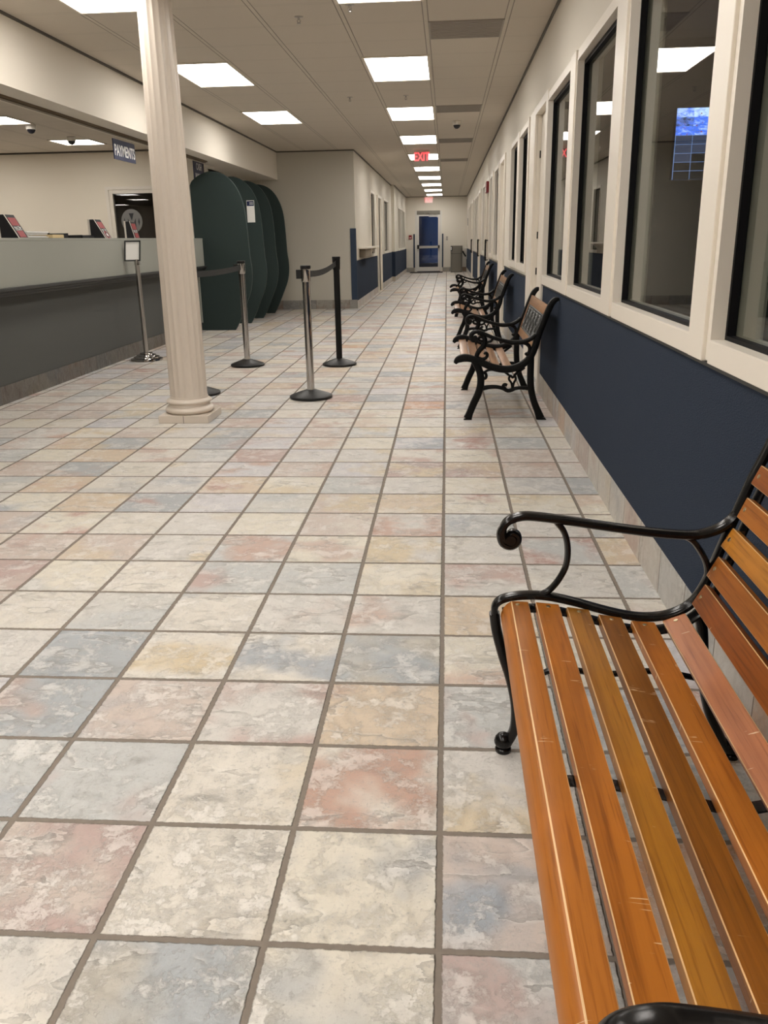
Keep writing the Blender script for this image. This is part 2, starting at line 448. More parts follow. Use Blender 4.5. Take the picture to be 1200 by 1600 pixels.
# ------------------------------------------------------------------ shell
Y0, YE = -7.0, 33.7          # back wall behind the camera, end wall of the corridor
XL = -1.70                   # left corridor wall
def S(name, b, m, **k): return b.build(name, m, kind='structure', **k)
b = B(); b.box((-13.4, Y0, -0.1), (5.0, YE + 0.1, 0)); S('floor', b, M['floor'])
b = B(); b.box((-3.12, Y0, H), (XR + .13, YE, H + .1)); S('ceiling', b, M['ceiling'])
b = B(); b.box((-13.4, Y0, 2.68), (-3.5, 13.0, 2.78)); S('ceiling_office', b, M['ceiling'])
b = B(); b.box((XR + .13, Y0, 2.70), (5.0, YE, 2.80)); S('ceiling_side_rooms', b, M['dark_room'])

WIN = [  # (y0, y1, z0, z1) right wall openings with glass
    (0.05, 1.305, .95, 2.235), (1.51, 2.82, .95, 2.235), (3.11, 4.35, .95, 2.235), (4.62, 5.86, .95, 2.235),
    (7.50, 8.46, .98, 2.25), (8.73, 9.69, .98, 2.25), (12.30, 13.25, .98, 2.25), (14.05, 14.85, .98, 2.25),
    (16.95, 17.95, .98, 2.25), (20.75, 21.65, .98, 2.25), (21.95, 22.85, .98, 2.25), (23.15, 24.05, .98, 2.25),
    (26.7, 27.6, .98, 2.25), (28.3, 29.2, .98, 2.25), (30.2, 31.1, .98, 2.25)]
DOOR = [(5.99, 6.81), (10.98, 11.9), (15.2, 16.1), (19.45, 20.35), (25.2, 26.1)]
ops = sorted([(a, c, d, e) for a, c, d, e in WIN] + [(a, c, 0.0, 2.25) for a, c in DOOR])
b = B(); y = Y0
for a, c, z0, z1 in ops:
    b.box((XR, y, 0), (XR + .13, a, H))
    if z0 > 0: b.box((XR, a, 0), (XR + .13, c, z0))
    b.box((XR, a, z1), (XR + .13, c, H)); y = c
b.box((XR, y, 0), (XR + .13, YE, H)); S('wall_right', b, M['wall'])

# left corridor wall with its openings
LWIN = [(18.7, 19.55, .95, 2.25), (22.75, 24.4, .95, 2.25), (28.0, 28.9, .95, 2.22), (29.1, 30.0, .95, 2.22), (30.2, 31.1, .95, 2.22), (31.3, 32.2, .95, 2.22)]
LDOOR = [(20.45, 21.4)]
def left_wall(name, x, ya, yb):
    b = B(); y = ya
    for a, c, z0, z1 in sorted([w for w in LWIN] + [(p, q, 0, 2.22) for p, q in LDOOR]):
        if a < ya or c > yb: continue
        b.box((x - .13, y, 0), (x, a, H))
        if z0 > 0: b.box((x - .13, a, 0), (x, c, z0))
        b.box((x - .13, a, z1), (x, c, H)); y = c
    b.box((x - .13, y, 0), (x, yb, H)); S(name, b, M['wall'])
left_wall('wall_left', XL, 15.302, 26.1)
left_wall('wall_left_far', XL + .10, 26.13, YE)
b = B(); b.box((XL - .03, 26.1, 0), (XL + .10, 26.13, H)); S('wall_jog', b, M['wall'])
b = B(); b.box((-3.9, 15.3, 0), (XL - .13, 15.43, H)); b.box((XL - .13, 15.3, 0), (XL - .002, 15.302, H)); S('wall_grey', b, M['grey_wall'])
b = B(); b.box((-3.8, 13.0, 0), (-3.66, 15.3, 2.5)); S('wall_booths', b, M['grey_wall'])
b = B()   # end wall with the exit door opening
b.box((XL - .1, YE, 0), (-1.24, YE + .12, H)); b.box((-.19, YE, 0), (XR + .13, YE + .12, H)); b.box((-1.24, YE, 2.30), (-.19, YE + .12, H))
S('wall_end', b, M['wall'])
b = B(); b.box((-13.4, Y0 - .1, 0), (5.0, Y0, H)); S('wall_back', b, M['wall'])
b = B()   # office wall with window opening
b.box((-13.4, 13.0, 0), (-5.46, 13.12, 2.78)); b.box((-4.15, 13.0, 0), (-3.66, 13.12, 2.78))
b.box((-5.46, 13.0, 2.09), (-4.15, 13.12, 2.78)); b.box((-5.46, 13.0, 0), (-4.15, 13.12, .95))
S('wall_office', b, M['cream'])
b = B(); b.box((-13.5, Y0, 0), (-13.4, 13.12, 2.78)); S('wall_office_side', b, M['cream'])
b = B(); b.box((-13.4, 16.5, 0), (-3.9, 16.6, 2.78)); b.box((-3.9, 15.43, 0), (-3.8, 16.5, 2.78)); b.box((-13.5, 13.12, 0), (-13.4, 16.5, 2.78)); b.box((-13.4, 13.12, 2.70), (-3.8, 16.5, 2.80)); S('wall_meeting_room', b, M['dark_room'])
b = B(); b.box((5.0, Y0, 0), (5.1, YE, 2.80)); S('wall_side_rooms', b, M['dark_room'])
b = B()
for yy in (6.32, 10.3, 18.6, 24.6): b.box((XR + .13, yy, 0), (5.0, yy + .08, 2.70))
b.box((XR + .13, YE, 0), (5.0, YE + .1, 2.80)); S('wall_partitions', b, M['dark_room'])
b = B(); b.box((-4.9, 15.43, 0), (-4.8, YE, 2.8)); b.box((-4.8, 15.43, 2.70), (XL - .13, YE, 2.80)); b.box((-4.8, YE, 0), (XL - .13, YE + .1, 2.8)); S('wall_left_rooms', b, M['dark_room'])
# soffit above the counter, with the bronze shutter track
b = B(); b.box((-3.5, Y0, 2.335), (-3.12, 13.0, 2.9)); b.box((-3.8, 13.0, 2.335), (-3.12, 15.3, 2.9)); b.box((-3.66, 12.3, 2.335), (-3.5, 13.0, 2.9)); S('wall_soffit', b, M['wall'])
b = B(); b.box((-3.40, Y0, 2.318), (-3.33, 11.25, 2.345)); b.box((-3.385, Y0, 2.308), (-3.345, 11.22, 2.32)); S('trim_1', b, M['bronze'])
# dark strip where the ceiling meets the walls
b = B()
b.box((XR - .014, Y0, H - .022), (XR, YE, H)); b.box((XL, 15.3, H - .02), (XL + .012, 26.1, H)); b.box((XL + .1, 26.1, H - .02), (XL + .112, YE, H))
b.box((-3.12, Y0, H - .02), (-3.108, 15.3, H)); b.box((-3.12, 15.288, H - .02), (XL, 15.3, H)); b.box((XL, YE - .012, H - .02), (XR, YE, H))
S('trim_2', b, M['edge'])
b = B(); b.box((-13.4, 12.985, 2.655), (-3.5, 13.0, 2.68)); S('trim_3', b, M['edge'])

# skirting tiles, wainscot and sills of the right wall (broken by doors)
def spans(y0, y1, cuts):
    out = []; y = y0
    for a, c in sorted(cuts):
        if a > y: out.append((y, a))
        y = max(y, c)
    if y < y1: out.append((y, y1))
    return out
cuts = [(5.88, 7.34), (10.68, 12.02), (15.0, 16.45), (19.35, 20.45), (25.1, 26.25)]
bb, bw, cap = B(), B(), B()
for a, c in spans(Y0, YE, cuts):
    bb.box((XR - .006, a, 0), (XR, c, .168)); bw.box((XR - .004, a, .168), (XR, c, .878)); cap.box((XR - .012, a, .872), (XR, c, .884))
S('baseboard_right', bb, M['base']); S('trim_4', bw, M['blue']); S('trim_5', cap, M['moulding'])
bb, bw = B(), B()
for a, c in spans(15.3, 26.1, [(20.35, 21.5)]):
    bb.box((XL, a, 0), (XL + .01, c, .145)); bw.box((XL, a, .145), (XL + .008, c, .88))
bb.box((XL + .10, 26.1, 0), (XL + .11, YE, .145)); bw.box((XL + .10, 26.1, .145), (XL + .108, YE, .89))
bw.box((XL, 26.09, .145), (XL + .10, 26.1, .89)); bb.box((XL, 26.09, 0), (XL + .11, 26.1, .145))
S('baseboard_left', bb, M['base']); S('trim_6', bw, M['blue'])
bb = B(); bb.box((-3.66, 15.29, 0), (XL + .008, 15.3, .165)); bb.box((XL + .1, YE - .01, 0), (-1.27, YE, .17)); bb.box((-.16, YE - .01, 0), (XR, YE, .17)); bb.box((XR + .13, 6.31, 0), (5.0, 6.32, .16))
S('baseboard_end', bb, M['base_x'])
g = tag(B().box((XL - .10, 15.285, .165), (XL + .012, 15.3, 1.46)).build('corner_guard', M['blue_guard']), 'tall navy guard on the corner of the greige wall where the corridor begins', 'corner guard')
for x, side in ((-1.31, 'left'), (-.185, 'right')):
    tag(B().box((x, YE - .03, .17), (x + .055, YE, 1.44)).bevel(.004, 1).build('corner_guard', M['blue_guard']), 'narrow navy guard strip on the %s side of the far glass exit door' % side, 'corner guard')

# ------------------------------------------------------------------ windows and doors
wn = [0]
def window_right(i, y0, y1, z0, z1, gap_far, gap_near):
    wn[0] += 1
    r = thing('window_%d' % wn[0], None, None, (XR, (y0 + y1) / 2, z0), kind='structure')
    b = B(r)                                     # casing boards and deep reveal
    far = min(.055, gap_far); near = min(max(gap_near - .055, .10), .26)
    b.box((.776, y1, z0 - .062), (XR, y1 + far, z1 + .05))
    b.box((.764, y0 - near, z0 - .065), (XR, y0, z1 + .055))
    b.box((.770, y0, z1), (XR, y1, z1 + .05))
    b.box((.766, y0, z0 - .065), (XR, y1, z0))
    b.bevel(.002, 1).build('casing', M['trim'], r)
    b = B(r)
    t = .012
    b.box((.7662, y1 - t, z0), (.905, y1 + .0005, z1)); b.box((.7662, y0 - .0005, z0), (.905, y0 + t, z1))
    b.box((.7662, y0 + t, z0 - .0005), (.905, y1 - t, z0 + .004)); b.box((.7662, y0 + t, z1 - t), (.905, y1 - t, z1 + .0005))
    b.build('reveal', M['trim'], r)
    b = B(r); w = .024
    b.ring_frame((y0 + t, z0 + .004), (y1 - t, z1 - t), (y0 + t + w * .6, z0 + .004 + w * .5), (y1 - t - w * .6, z1 - t - w), .806, .832)
    b.build('gasket', M['gasket'], r)
    b = B(r); b.box((.8285, y0 + t + .01, z0 + .012), (.8315, y1 - t - .01, z1 - t - .01)); b.build('glass', M['glass'], r)
for i, (y0, y1, z0, z1) in enumerate(WIN):
    gf = (WIN[i + 1][0] - y1) if i + 1 < len(WIN) else 1; gn = (y0 - WIN[i - 1][1]) if i else .2
    if i == 3: gf = .1
    if i == 4: gn = .15
    window_right(i, y0, y1, z0, z1, gf, gn if gn < .4 else .15)

def window_left(x, y0, y1, z0, z1):
    wn[0] += 1
    r = thing('window_%d' % wn[0], None, None, (x, (y0 + y1) / 2, z0), kind='structure')
    b = B(r); b.ring_frame((y0 - .05, z0 - .06), (y1 + .05, z1 + .05), (y0, z0), (y1, z1), x, x + .02); b.build('casing', M['trim'], r)
    b = B(r); b.ring_frame((y0, z0), (y1, z1), (y0 + .02, z0 + .02), (y1 - .02, z1 - .02), x - .05, x - .03); b.build('gasket', M['gasket'], r)
    b = B(r); b.box((x - .042, y0 + .01, z0 + .01), (x - .038, y1 - .01, z1 - .01)); b.build('glass', M['glass'], r)
for i, w in enumerate(LWIN): window_left(XL if i < 2 else XL + .10, *w)
# pale blinds hang inside the four far windows on the left
for i, w in enumerate(LWIN[2:]):
    b = B()
    for k in range(24):
        z = w[2] + .03 + k * .05
        b.box((XL + .03, w[0] + .02, z), (XL + .034, w[0] + .62, z + .046))
    tag(b.build('window_blind', M['cream']), ['nearest', 'second', 'third', 'farthest'][i] + ' cream blind inside the row of four far windows on the left corridor wall', 'blind', 'cream blinds in the far left windows')

dn = [0]
def door_right(y0, y1, handle, hinge=False):
    dn[0] += 1
    r = thing('door_%d' % dn[0], None, None, (XR, (y0 + y1) / 2, 0), kind='structure')
    b = B(r); z1 = 2.25
    b.box((.766, y1 - .006, 0), (.785, y1 + .115, z1 + .06)); b.box((.785, y1 - .006, 0), (.90, y1 - .001, z1)); b.box((.766, y0 - .105, 0), (.785, y0 + .006, z1 + .06)); b.box((.785, y0 + .001, 0), (.90, y0 + .006, z1)); b.box((.766, y0 + .006, z1 - .006), (.785, y1 - .006, z1 + .06)); b.box((.785, y0 + .006, z1 - .006), (.90, y1 - .006, z1 - .001))
    b.bevel(.003, 1).build('door_frame', M['trim'], r)
    lf = B(r).box((.822, y0 + .009, .008), (.866, y1 - .009, z1 - .009)).bevel(.002, 1).build('door_leaf', M['trim'], r)
    if hinge:
        for z in (.35, .92, 1.23, 1.9):
            b = B(r); b.tube([(.82, y1 - .010, z), (.82, y1 - .010, z + .06)], .009, 8); b.build('hinge', M['satin'], lf)
    if handle:
        b = B(r); yy = y1 - .10
        b.tube([(.822, yy, .84), (.752, yy, .84), (.752, yy, 1.20), (.82, yy, 1.20)], .017, 8)
        b.box((.742, yy - .02, .82), (.772, yy + .02, .89)); b.box((.742, yy - .02, 1.15), (.772, yy + .02, 1.22))
        b.build('pull_handle', M['satin'], lf)
for k, (a, c) in enumerate(DOOR): door_right(a, c, k >= 2, k == 0)
# flat white panel between the near door and the next windows
b = B(); b.box((.772, 6.925, 0), (XR, 7.335, 2.31)); S('trim_7', b.bevel(.003, 1), M['trim'])
# left corridor door
r = thing('door_6', None, None, (XL, 20.9, 0), kind='structure')
a, c = LDOOR[0]
b = B(r); b.box((XL - .06, a - .09, 0), (XL + .05, a, 2.28)); b.box((XL - .06, c, 0), (XL + .05, c + .09, 2.28)); b.box((XL - .06, a, 2.22), (XL + .05, c, 2.28)); b.build('door_frame', M['trim'], r)
B(r).box((XL - .06, a, .01), (XL - .02, c, 2.21)).build('door_leaf', M['trim'], r)
# office window with the emblem on its glass
r = thing('window_%d' % (wn[0] + 1), None, None, (-4.8, 13.0, .95), kind='structure')
b = B(r)
x0, x1, z0, z1 = -5.46, -4.15, .95, 2.09
b.box((x0 - .05, 12.97, z0 - .05), (x0, 12.9995, z1 + .05)); b.box((x1, 12.97, z0 - .05), (x1 + .05, 12.9995, z1 + .05)); b.box((x0, 12.97, z1), (x1, 13.0, z1 + .05)); b.box((x0, 12.97, z0 - .05), (x1, 13.0, z0))
b.build('casing', M['trim'], r)
b = B(r); b.box((x0, 12.985, z0), (x0 + .06, 13.06, z1)); b.box((x1 - .06, 12.985, z0), (x1, 13.06, z1)); b.box((x0 + .06, 12.985, z1 - .06), (x1 - .06, 13.06, z1)); b.build('sash', M['trim'], r)
M['office_glass'] = glass_mat('office window glass', (.7, .72, .72), 2.2)
gl = B(r).box((x0 + .05, 13.03, z0), (x1 - .05, 13.034, z1 - .05)).build('glass', M['office_glass'], r)
ex, ez = -5.135, 1.61
b = B(r); b.prism([(ex + .175 * math.cos(2 * PI * k / 40), ez + .185 * math.sin(2 * PI * k / 40)) for k in range(40)], 13.024, 13.029); em = b.build('emblem', M['disc'], r)
b = B(r)
for out in ([(ex - .04, ez + .12), (ex + .04, ez + .12), (ex, ez + .005)], [(ex - .065, ez + .04), (ex - .02, ez - .06), (ex - .03, ez - .12), (ex - .065, ez - .12)], [(ex + .065, ez + .04), (ex + .065, ez - .12), (ex + .03, ez - .12), (ex + .02, ez - .06)],
            [(ex - .122, ez + .05), (ex - .106, ez - .01), (ex - .114, ez - .08), (ex - .132, ez - .02)], [(ex + .122, ez + .05), (ex + .132, ez - .02), (ex + .114, ez - .08), (ex + .106, ez - .01)]):
    b.prism(out, 13.0205, 13.0245)
b.build('emblem_cut', M['emblem_dark'], em)

# end door: white aluminium frame, two panes of glass, push bar and closer
r = thing('door_7', None, None, (-.715, YE, 0), kind='structure')
b = B(r); b.box((-1.24, YE - .02, 0), (-1.17, YE + .10, 2.30)); b.box((-.26, YE - .02, 0), (-.19, YE + .10, 2.30)); b.build('door_frame', M['alu'], r)
B(r).box((-1.17, YE - .01, 2.16), (-.26, YE + .10, 2.30)).build('header', M['bin'], r)
b = B(r); b.box((-1.165, YE + .01, .03), (-1.09, YE + .055, 2.155)); b.box((-.34, YE + .01, .03), (-.265, YE + .055, 2.155)); b.box((-1.09, YE + .01, .03), (-.34, YE + .055, .19)); b.box((-1.09, YE + .01, 2.10), (-.34, YE + .055, 2.155)); b.box((-1.09, YE + .01, .90), (-.34, YE + .055, .97))
lf = b.build('door_leaf', M['alu'], r)
B(r).box((-1.09, YE + .028, .97), (-.34, YE + .034, 2.10)).build('glass', M['doorglass'], lf)
B(r).box((-1.09, YE + .028, .19), (-.34, YE + .034, .90)).build('glass', M['doorglass'], lf)
b = B(r); b.box((-1.08, YE - .075, .935), (-.33, YE - .045, .99)); b.bevel(.006).build('push_bar', M['steel'], lf)
b = B(r); b.box((-1.16, YE - .08, .88), (-1.08, YE + .01, 1.03)); b.box((-.34, YE - .08, .90), (-.28, YE + .01, 1.01)); b.bevel(.006).build('bar_bracket', M['rubber'], lf)
b = B(r); b.box((-.70, YE - .06, 2.07), (-.36, YE + .01, 2.14)); b.tube([(-.42, YE - .03, 2.14), (-.7, YE - .14, 2.19), (-.88, YE - .02, 2.20)], .012, 6); b.build('closer', M['steel'], lf)
b = B(); b.box((-3, YE + .12, -.1), (3, YE + 14, -.02)); b.build('ground_outside', M['asphalt'], kind='structure')

# ------------------------------------------------------------------ ceiling lights, vents, sprinklers
def light(x0, y0, x1, y1, z, label, group, first=[]):
    r = thing('ceiling_light', label, 'ceiling light', ((x0 + x1) / 2, (y0 + y1) / 2, z), group)
    b = B(r)
    w = .022
    b.box((x0, y0, z - .012), (x0 + w, y1, z + .002)); b.box((x1 - w, y0, z - .012), (x1, y1, z + .002)); b.box((x0 + w, y0, z - .012), (x1 - w, y0 + w, z + .002)); b.box((x0 + w, y1 - w, z - .012), (x1 - w, y1, z + .002))
    b.build('frame', M['panel_frame'], r)
    B(r).box((x0 + w, y0 + w, z - .007), (x1 - w, y1 - w, z + .001)).build('diffuser', M['diffuser'], r)
names = ['topmost', 'second', 'third', 'fourth', 'fifth', 'sixth', 'seventh', 'eighth', 'ninth', 'tenth']
for k in range(-3, 9):
    y = 7.23 + 3.058 * k
    if k < -1: lab = 'bright ceiling panel out of frame behind the camera, above the near bench' if k == -3 else 'bright ceiling panel out of frame overhead, above the near bench'
    elif k == -1: lab = 'bright corridor ceiling panel cut off by the top edge of the photo'
    elif k == 3: lab = 'bright corridor ceiling panel directly behind the hanging red EXIT sign'
    elif k == 8: lab = 'bright corridor ceiling panel nearest the end wall with the glass door'
    else:
        lab = 'bright corridor ceiling panel, ' + {0: 'largest whole one in the central row', 1: 'second whole one in the central row', 2: 'just in front of the hanging red EXIT sign', 4: 'first one beyond the hanging red EXIT sign', 5: 'second one beyond the hanging red EXIT sign', 6: 'third one beyond the hanging red EXIT sign', 7: 'last but one before the end wall'}[k]
    light(-.77, y, -.77 + G, y + 2 * G, H, lab, 'corridor ceiling panels')
for k in range(-3, 2):
    y = 7.23 + 3.058 * k
    lab = {-3: 'bright lobby ceiling panel out of frame behind the camera, left of the bench', -2: 'bright lobby ceiling panel out of frame overhead, left of the bench', -1: 'bright lobby ceiling panel at the top left, its corner beside the column top', 0: 'bright lobby ceiling panel just right of the cream column', 1: 'smaller bright lobby ceiling panel above the green booths'}[k]
    light(-.77 - 3 * G, y, -.77 - 2 * G, y + 2 * G, H, lab, 'lobby ceiling panels')
for k, y in enumerate((-3.47, -.41)):  # extra panels between the regular ones, added to brighten the near floor
    for x, side in ((-.77, 'bench'), (-.77 - 3 * G, 'lobby'))[k:]:
        light(x, y, x + G, y + 2 * G, H, 'added ceiling panel out of frame %s, in the %s row' % (('well behind the camera', 'just behind and above the camera')[k], side), 'ceiling panels added behind the camera')
for (x, y, lab) in ((-5.66, 9.05, 'bright square panel in the office ceiling at the left picture edge'), (-5.66, 11.40, 'bright square panel in the office ceiling beside the second dome camera'),
                    (-7.5, 9.05, 'added square panel in the office ceiling, out of frame beside the far left panel'), (-7.5, 11.40, 'added square panel in the office ceiling, out of frame near the emblem wall'),  # unseen panels added to brighten the cream office wall
                    (-5.66, 6.5, 'added square panel in the office ceiling, out of frame left of the near dome camera'), (-7.5, 6.5, 'added square panel in the office ceiling, out of frame above the office floor'), (-9.3, 9.05, 'added square panel deep in the office ceiling, out of frame at left'), (-9.3, 11.4, 'added square panel deep in the office ceiling, out of frame, by the end wall'),  # more unseen panels, added for a brighter office wall
                    (-9.9, .5, 'bright square panel in the office ceiling, seen as upper streak in the emblem window'), (-10.6, -2.4, 'bright square panel in the office ceiling, seen as lower streak in the emblem window'), (-12.6, -6.0, 'bright square panel in the far back corner of the office ceiling')):
    light(x, y, x + G, y + .66, 2.68, lab, 'office ceiling panels')
for k, (y, lab) in enumerate(((7.23 - 2 * G, 'large grey ceiling vent nearest the camera, right of the central lights'), (7.23 + 5 * G, 'grey ceiling vent between camera dome and the near vent'), (7.23 + 11 * G, 'grey ceiling vent beyond the dome camera'), (7.23 + 17 * G, 'faint farthest grey ceiling vent'))):
    r = thing('ceiling_vent', lab, 'vent', (-.77 + 1.5 * G, y + .5 * G, H), 'grey ceiling vents')
    x0 = -.77 + G
    B(r).box((x0 + .015, y + .015, H - .008), (x0 + G - .015, y + G - .015, H + .002)).build('vent_panel', M['vent'], r)
    b = B(r)
    for j in range(14): b.box((x0 + .03, y + .03 + j * .04, H - .011), (x0 + G - .03, y + .045 + j * .04, H - .008))
    b.build('vent_slats', M['vent'], r)
sp_pts = [(-1.09, 5.74, 'sprinkler head nearest the camera, between the two rows of lights'), (-.68, 5.46, 'sprinkler head beside the topmost corridor light'), (-1.12, 9.46, 'sprinkler head left of the largest whole corridor light'), (-.47, 9.45, 'sprinkler head between the two largest whole corridor lights')]
sp0 = None
for x, y, lab in sp_pts:
    if sp0 is None:
        sp0 = thing('sprinkler_head', lab, 'sprinkler', (x, y, H), 'ceiling sprinklers')
        b = B(sp0); b.lathe([(.032, H), (.032, H - .004), (.010, H - .008), (.007, H - .022)], (x, y), 14); b.build('escutcheon', M['steel'], sp0, True)
        b = B(sp0); b.tube([(x - .009, y, H - .021), (x - .012, y, H - .032), (x, y, H - .044), (x + .012, y, H - .032), (x + .009, y, H - .021)], .0028, 6); b.lathe([(.001, H - .043), (.015, H - .044), (.015, H - .047), (.001, H - .048)], (x, y), 12); b.build('deflector', M['steel'], sp0)
    else: dup(sp0, (x, y, H), lab)
def dome_camera(x, y, z, lab):
    r = thing('dome_camera', lab, 'security camera', (x, y, z), 'ceiling dome cameras')
    b = B(r); b.lathe([(.055, z), (.062, z - .004), (.060, z - .05), (.056, z - .055)], (x, y), 24); b.build('housing', M['white_plastic'], r, True)
    b = B(r); b.lathe([(.050, z - .053)] + [(.050 * math.cos(a), z - .056 - .048 * math.sin(a)) for a in (0.1, .4, .8, 1.1, 1.35, 1.52)], (x, y), 24); b.build('lens_dome', M['dome'], r, True)
dome_camera(.14, 11.78, H, 'white dome camera on the corridor ceiling, right of the lights')
dome_camera(-5.15, 9.85, 2.68, 'white dome camera on the office ceiling at the far left')
dome_camera(-5.20, 11.15, 2.68, 'dome camera on the office ceiling in front of a lit panel')

# ------------------------------------------------------------------ signs
def exit_sign(name, x0, x1, y, z0, z1, lab, plate, face):
    r = thing(name, lab, 'exit sign', ((x0 + x1) / 2, y, z1))
    cx = (x0 + x1) / 2
    b = B(r); b.box((x0 - .01, y - .03, z1 - .012), (x1 + .01, y + .03, z1 + .02)); b.bevel(.004, 1).build('canopy', M['panel_frame'], r)
    B(r).box((x0, y - .004, z0), (x1, y + .004, z1 - .012)).build('face', plate, r)
    text('EXIT', (z1 - z0) * 1.15, face, (cx, y - .007, (z0 + z1) / 2 - .012), (1, 0, 0), (0, 0, 1), r, 'lettering', .004, .002, sx=.70 * (x1 - x0) / .26 * .175 / (z1 - z0), root=r)
exit_sign('exit_sign', -.600, -.340, 15.75, 2.625, H - .02, 'grey plate with lit red EXIT letters hanging from the corridor ceiling', M['exit_plate'], M['exit_red'])
M['exit_dim'] = emit('lit red exit letters at the end', (1.0, .03, .05), .8)
exit_sign('exit_sign', -.85, -.555, YE - .06, 2.59, H - .02, 'small pale lit EXIT sign above the far glass door', M['exit_face'], M['exit_dim'])
def hang_sign(y0, y1, z0, z1, lines, lab, x=-3.365, top=2.29):
    r = thing('hanging_sign', lab, 'sign', (x, (y0 + y1) / 2, z1), 'navy counter signs')
    B(r).box((x - .004, y0, z0), (x + .004, y1, z1)).build('sign_panel', M['sign_blue'], r)
    b = B(r)
    b.bm.free()
    for yy in (y0 + .06, y1 - .06):
        b = B(r); b.tube([(x, yy, z1), (x, yy, top)], .0025, 6); b.build('hanger', M['steel'], r)
    n = len(lines)
    for i, t in enumerate(lines):
        z = z0 + (z1 - z0) * (n - i - .5) / n - (0.012 if n == 1 else 0)
        text(t, .150 if n == 1 else .13, M['letter'], (x + .0055, (y0 + y1) / 2, z), (0, 1, 0), (0, 0, 1), r, 'lettering', .0025, .0008, sx=.80 if n == 1 else (.85 if len(t) < 6 else .64), root=r)
hang_sign(7.80, 8.42, 2.075, 2.27, ['PAYMENTS'], 'navy PAYMENTS sign hanging over the counter, left of the column')
hang_sign(11.47, 12.02, 2.085, 2.365, ['CASH', 'PAYMENTS'], 'navy CASH PAYMENTS sign hanging behind the first green booth panel', -3.6, 2.70)

# ------------------------------------------------------------------ service counter
CY0, CY1 = 1.5, 11.39
r = thing('service_counter', 'long sage and charcoal service counter running along the left side of the lobby', 'counter', (-3.65, 6.3, 0))
b = B(r); b.box((-3.95, CY0, .14), (-3.65, CY1, .90)); b.build('lower_panel', M['charcoal'], r, label='dark charcoal lower front')
b = B(r); b.box((-3.95, CY0, 0), (-3.637, CY1, .145)); b.build('tile_skirting', M['base_shaded'], r)
b = B(r)
for (x, z0, z1) in ((-3.475, .905, .932), (-3.490, .885, .905), (-3.51, .862, .885)): b.box((-3.95, CY0, z0), (x, CY1 - .05, z1))
b.bevel(.004, 2).build('ledge_moulding', M['moulding'], r)
out = [(-3.50, CY0), (-3.50, CY1 - .22)] + [(-3.50 - .22 * (1 - math.cos(a)), CY1 - .22 + .22 * math.sin(a)) for a in (.3, .6, .9, 1.2, PI / 2)] + [(-3.62, CY1), (-3.62, CY0)]
out = [(-3.50, CY0), (-3.50, CY1 - .12)] + [(-3.50 - .12 * (1 - math.cos(a)), CY1 - .12 + .12 * math.sin(a)) for a in (.3, .6, .9, 1.2, PI / 2)] + [(-3.64, CY1), (-3.64, CY0)]
b = B(r); b.prism(out, .932, 1.300, 'z'); b.build('upper_panel', M['sage'], r, True, label='pale sage upper front with a rounded far end')
b = B(r); b.box((-3.90, CY0, 1.288), (-3.497, CY1 - .1, 1.312)); b.bevel(.003, 1).build('top_cap', M['sage'], r)
b = B(r); b.box((-3.655, CY1 - .07, .12), (-3.605, CY1 - .03, .85)); b.build('end_strip', M['sage'], r, label='pale strip at the far end')
tag(B().box((-4.75, CY0, .70), (-3.96, CY1 - .3, .74)).box((-4.7, CY0 + .1, 0), (-4.65, CY1 - .4, .70)).build('office_worktop', M['office_desk']), 'low worktop behind the service counter', 'worktop')

def tent_card(y, d, lab, extra):
    w = .165; zb = 1.312; h = .187; xb = -3.69; xf = xb + .15 * d; xt = xb + .045
    r = thing('tent_card', lab, 'display card', (xb, y, zb), 'tent cards on the counter')
    B(r).box((xb - .022, y, zb), (xb, y + w, zb + h + .004)).bevel(.002, 1).build('back_board', M['white_plastic'], r)
    b = B(r); b.prism([(xb, zb), (xf, zb), (xt, zb + h), (xb, zb + h)], y, y + w, 'y'); b.build('body', M['black'], r)
    p0 = Vector((xf, y + w / 2, zb)); p1 = Vector((xt, y + w / 2, zb + h)); t = p1 - p0
    nrm = Vector((t.z, 0, -t.x)).normalized()
    def pt(a, u, hh): return Vector((0, a * w, 0)) + p0 + t * u + nrm * hh
    def strip(u0, u1, m, nm, a0, a1, off, par, lbl=None):
        b = B(r); b.rings([[pt(a0, u0, hh), pt(a1, u0, hh), pt(a1, u1, hh), pt(a0, u1, hh)] for hh in (off, off + .002)])
        return b.build(nm, m, par, label=lbl)
    f = strip(0, 1.0, M['white_plastic'], 'card_face', -.5, .5, 0, r)
    strip(.01, .99, M['black'], 'print', -.42, .5, .002, f, 'black printed ground')
    strip(.52, .86, M['red'], 'print', -.36, .40, .004, f, 'red printed block')
    strip(.33, .50, M['letter'], 'print', -.30, .36, .004, f, 'white printed block')
    text('ZERO', .045, M['black'], tuple(pt(.03, .415, .0066)), (0, 1, 0), tuple(t), f, 'lettering', .001, .0005, root=r)
    def disc(rad, m, nm, off):
        b = B(r); c = pt(.03, .16, 0); tn = t.normalized()
        b.rings([[c + Vector((0, rad * math.cos(a), 0)) + tn * (rad * math.sin(a)) + nrm * hh for a in [2 * PI * k / 28 for k in range(28)]] for hh in (off, off + .0015)])
        return b.build(nm, m, f)
    if extra:
        disc(.056, M['letter'], 'emblem_rim', .004); disc(.050, M['red'], 'emblem', .0055); disc(.030, M['black'], 'emblem_core', .007); disc(.018, M['letter'], 'emblem_mark', .0085)
    else: strip(.03, .30, M['red'], 'print', -.30, .36, .004, f, 'dark red lower block')
tent_card(5.90, 1.0, 'black and red tent card at the left picture edge on the counter', False)
tent_card(7.77, 1.0, 'black and red tent card with a round red emblem, left of the framed sign', True)
tent_card(8.80, .62, 'small black and red tent card in front of the emblem window', False)
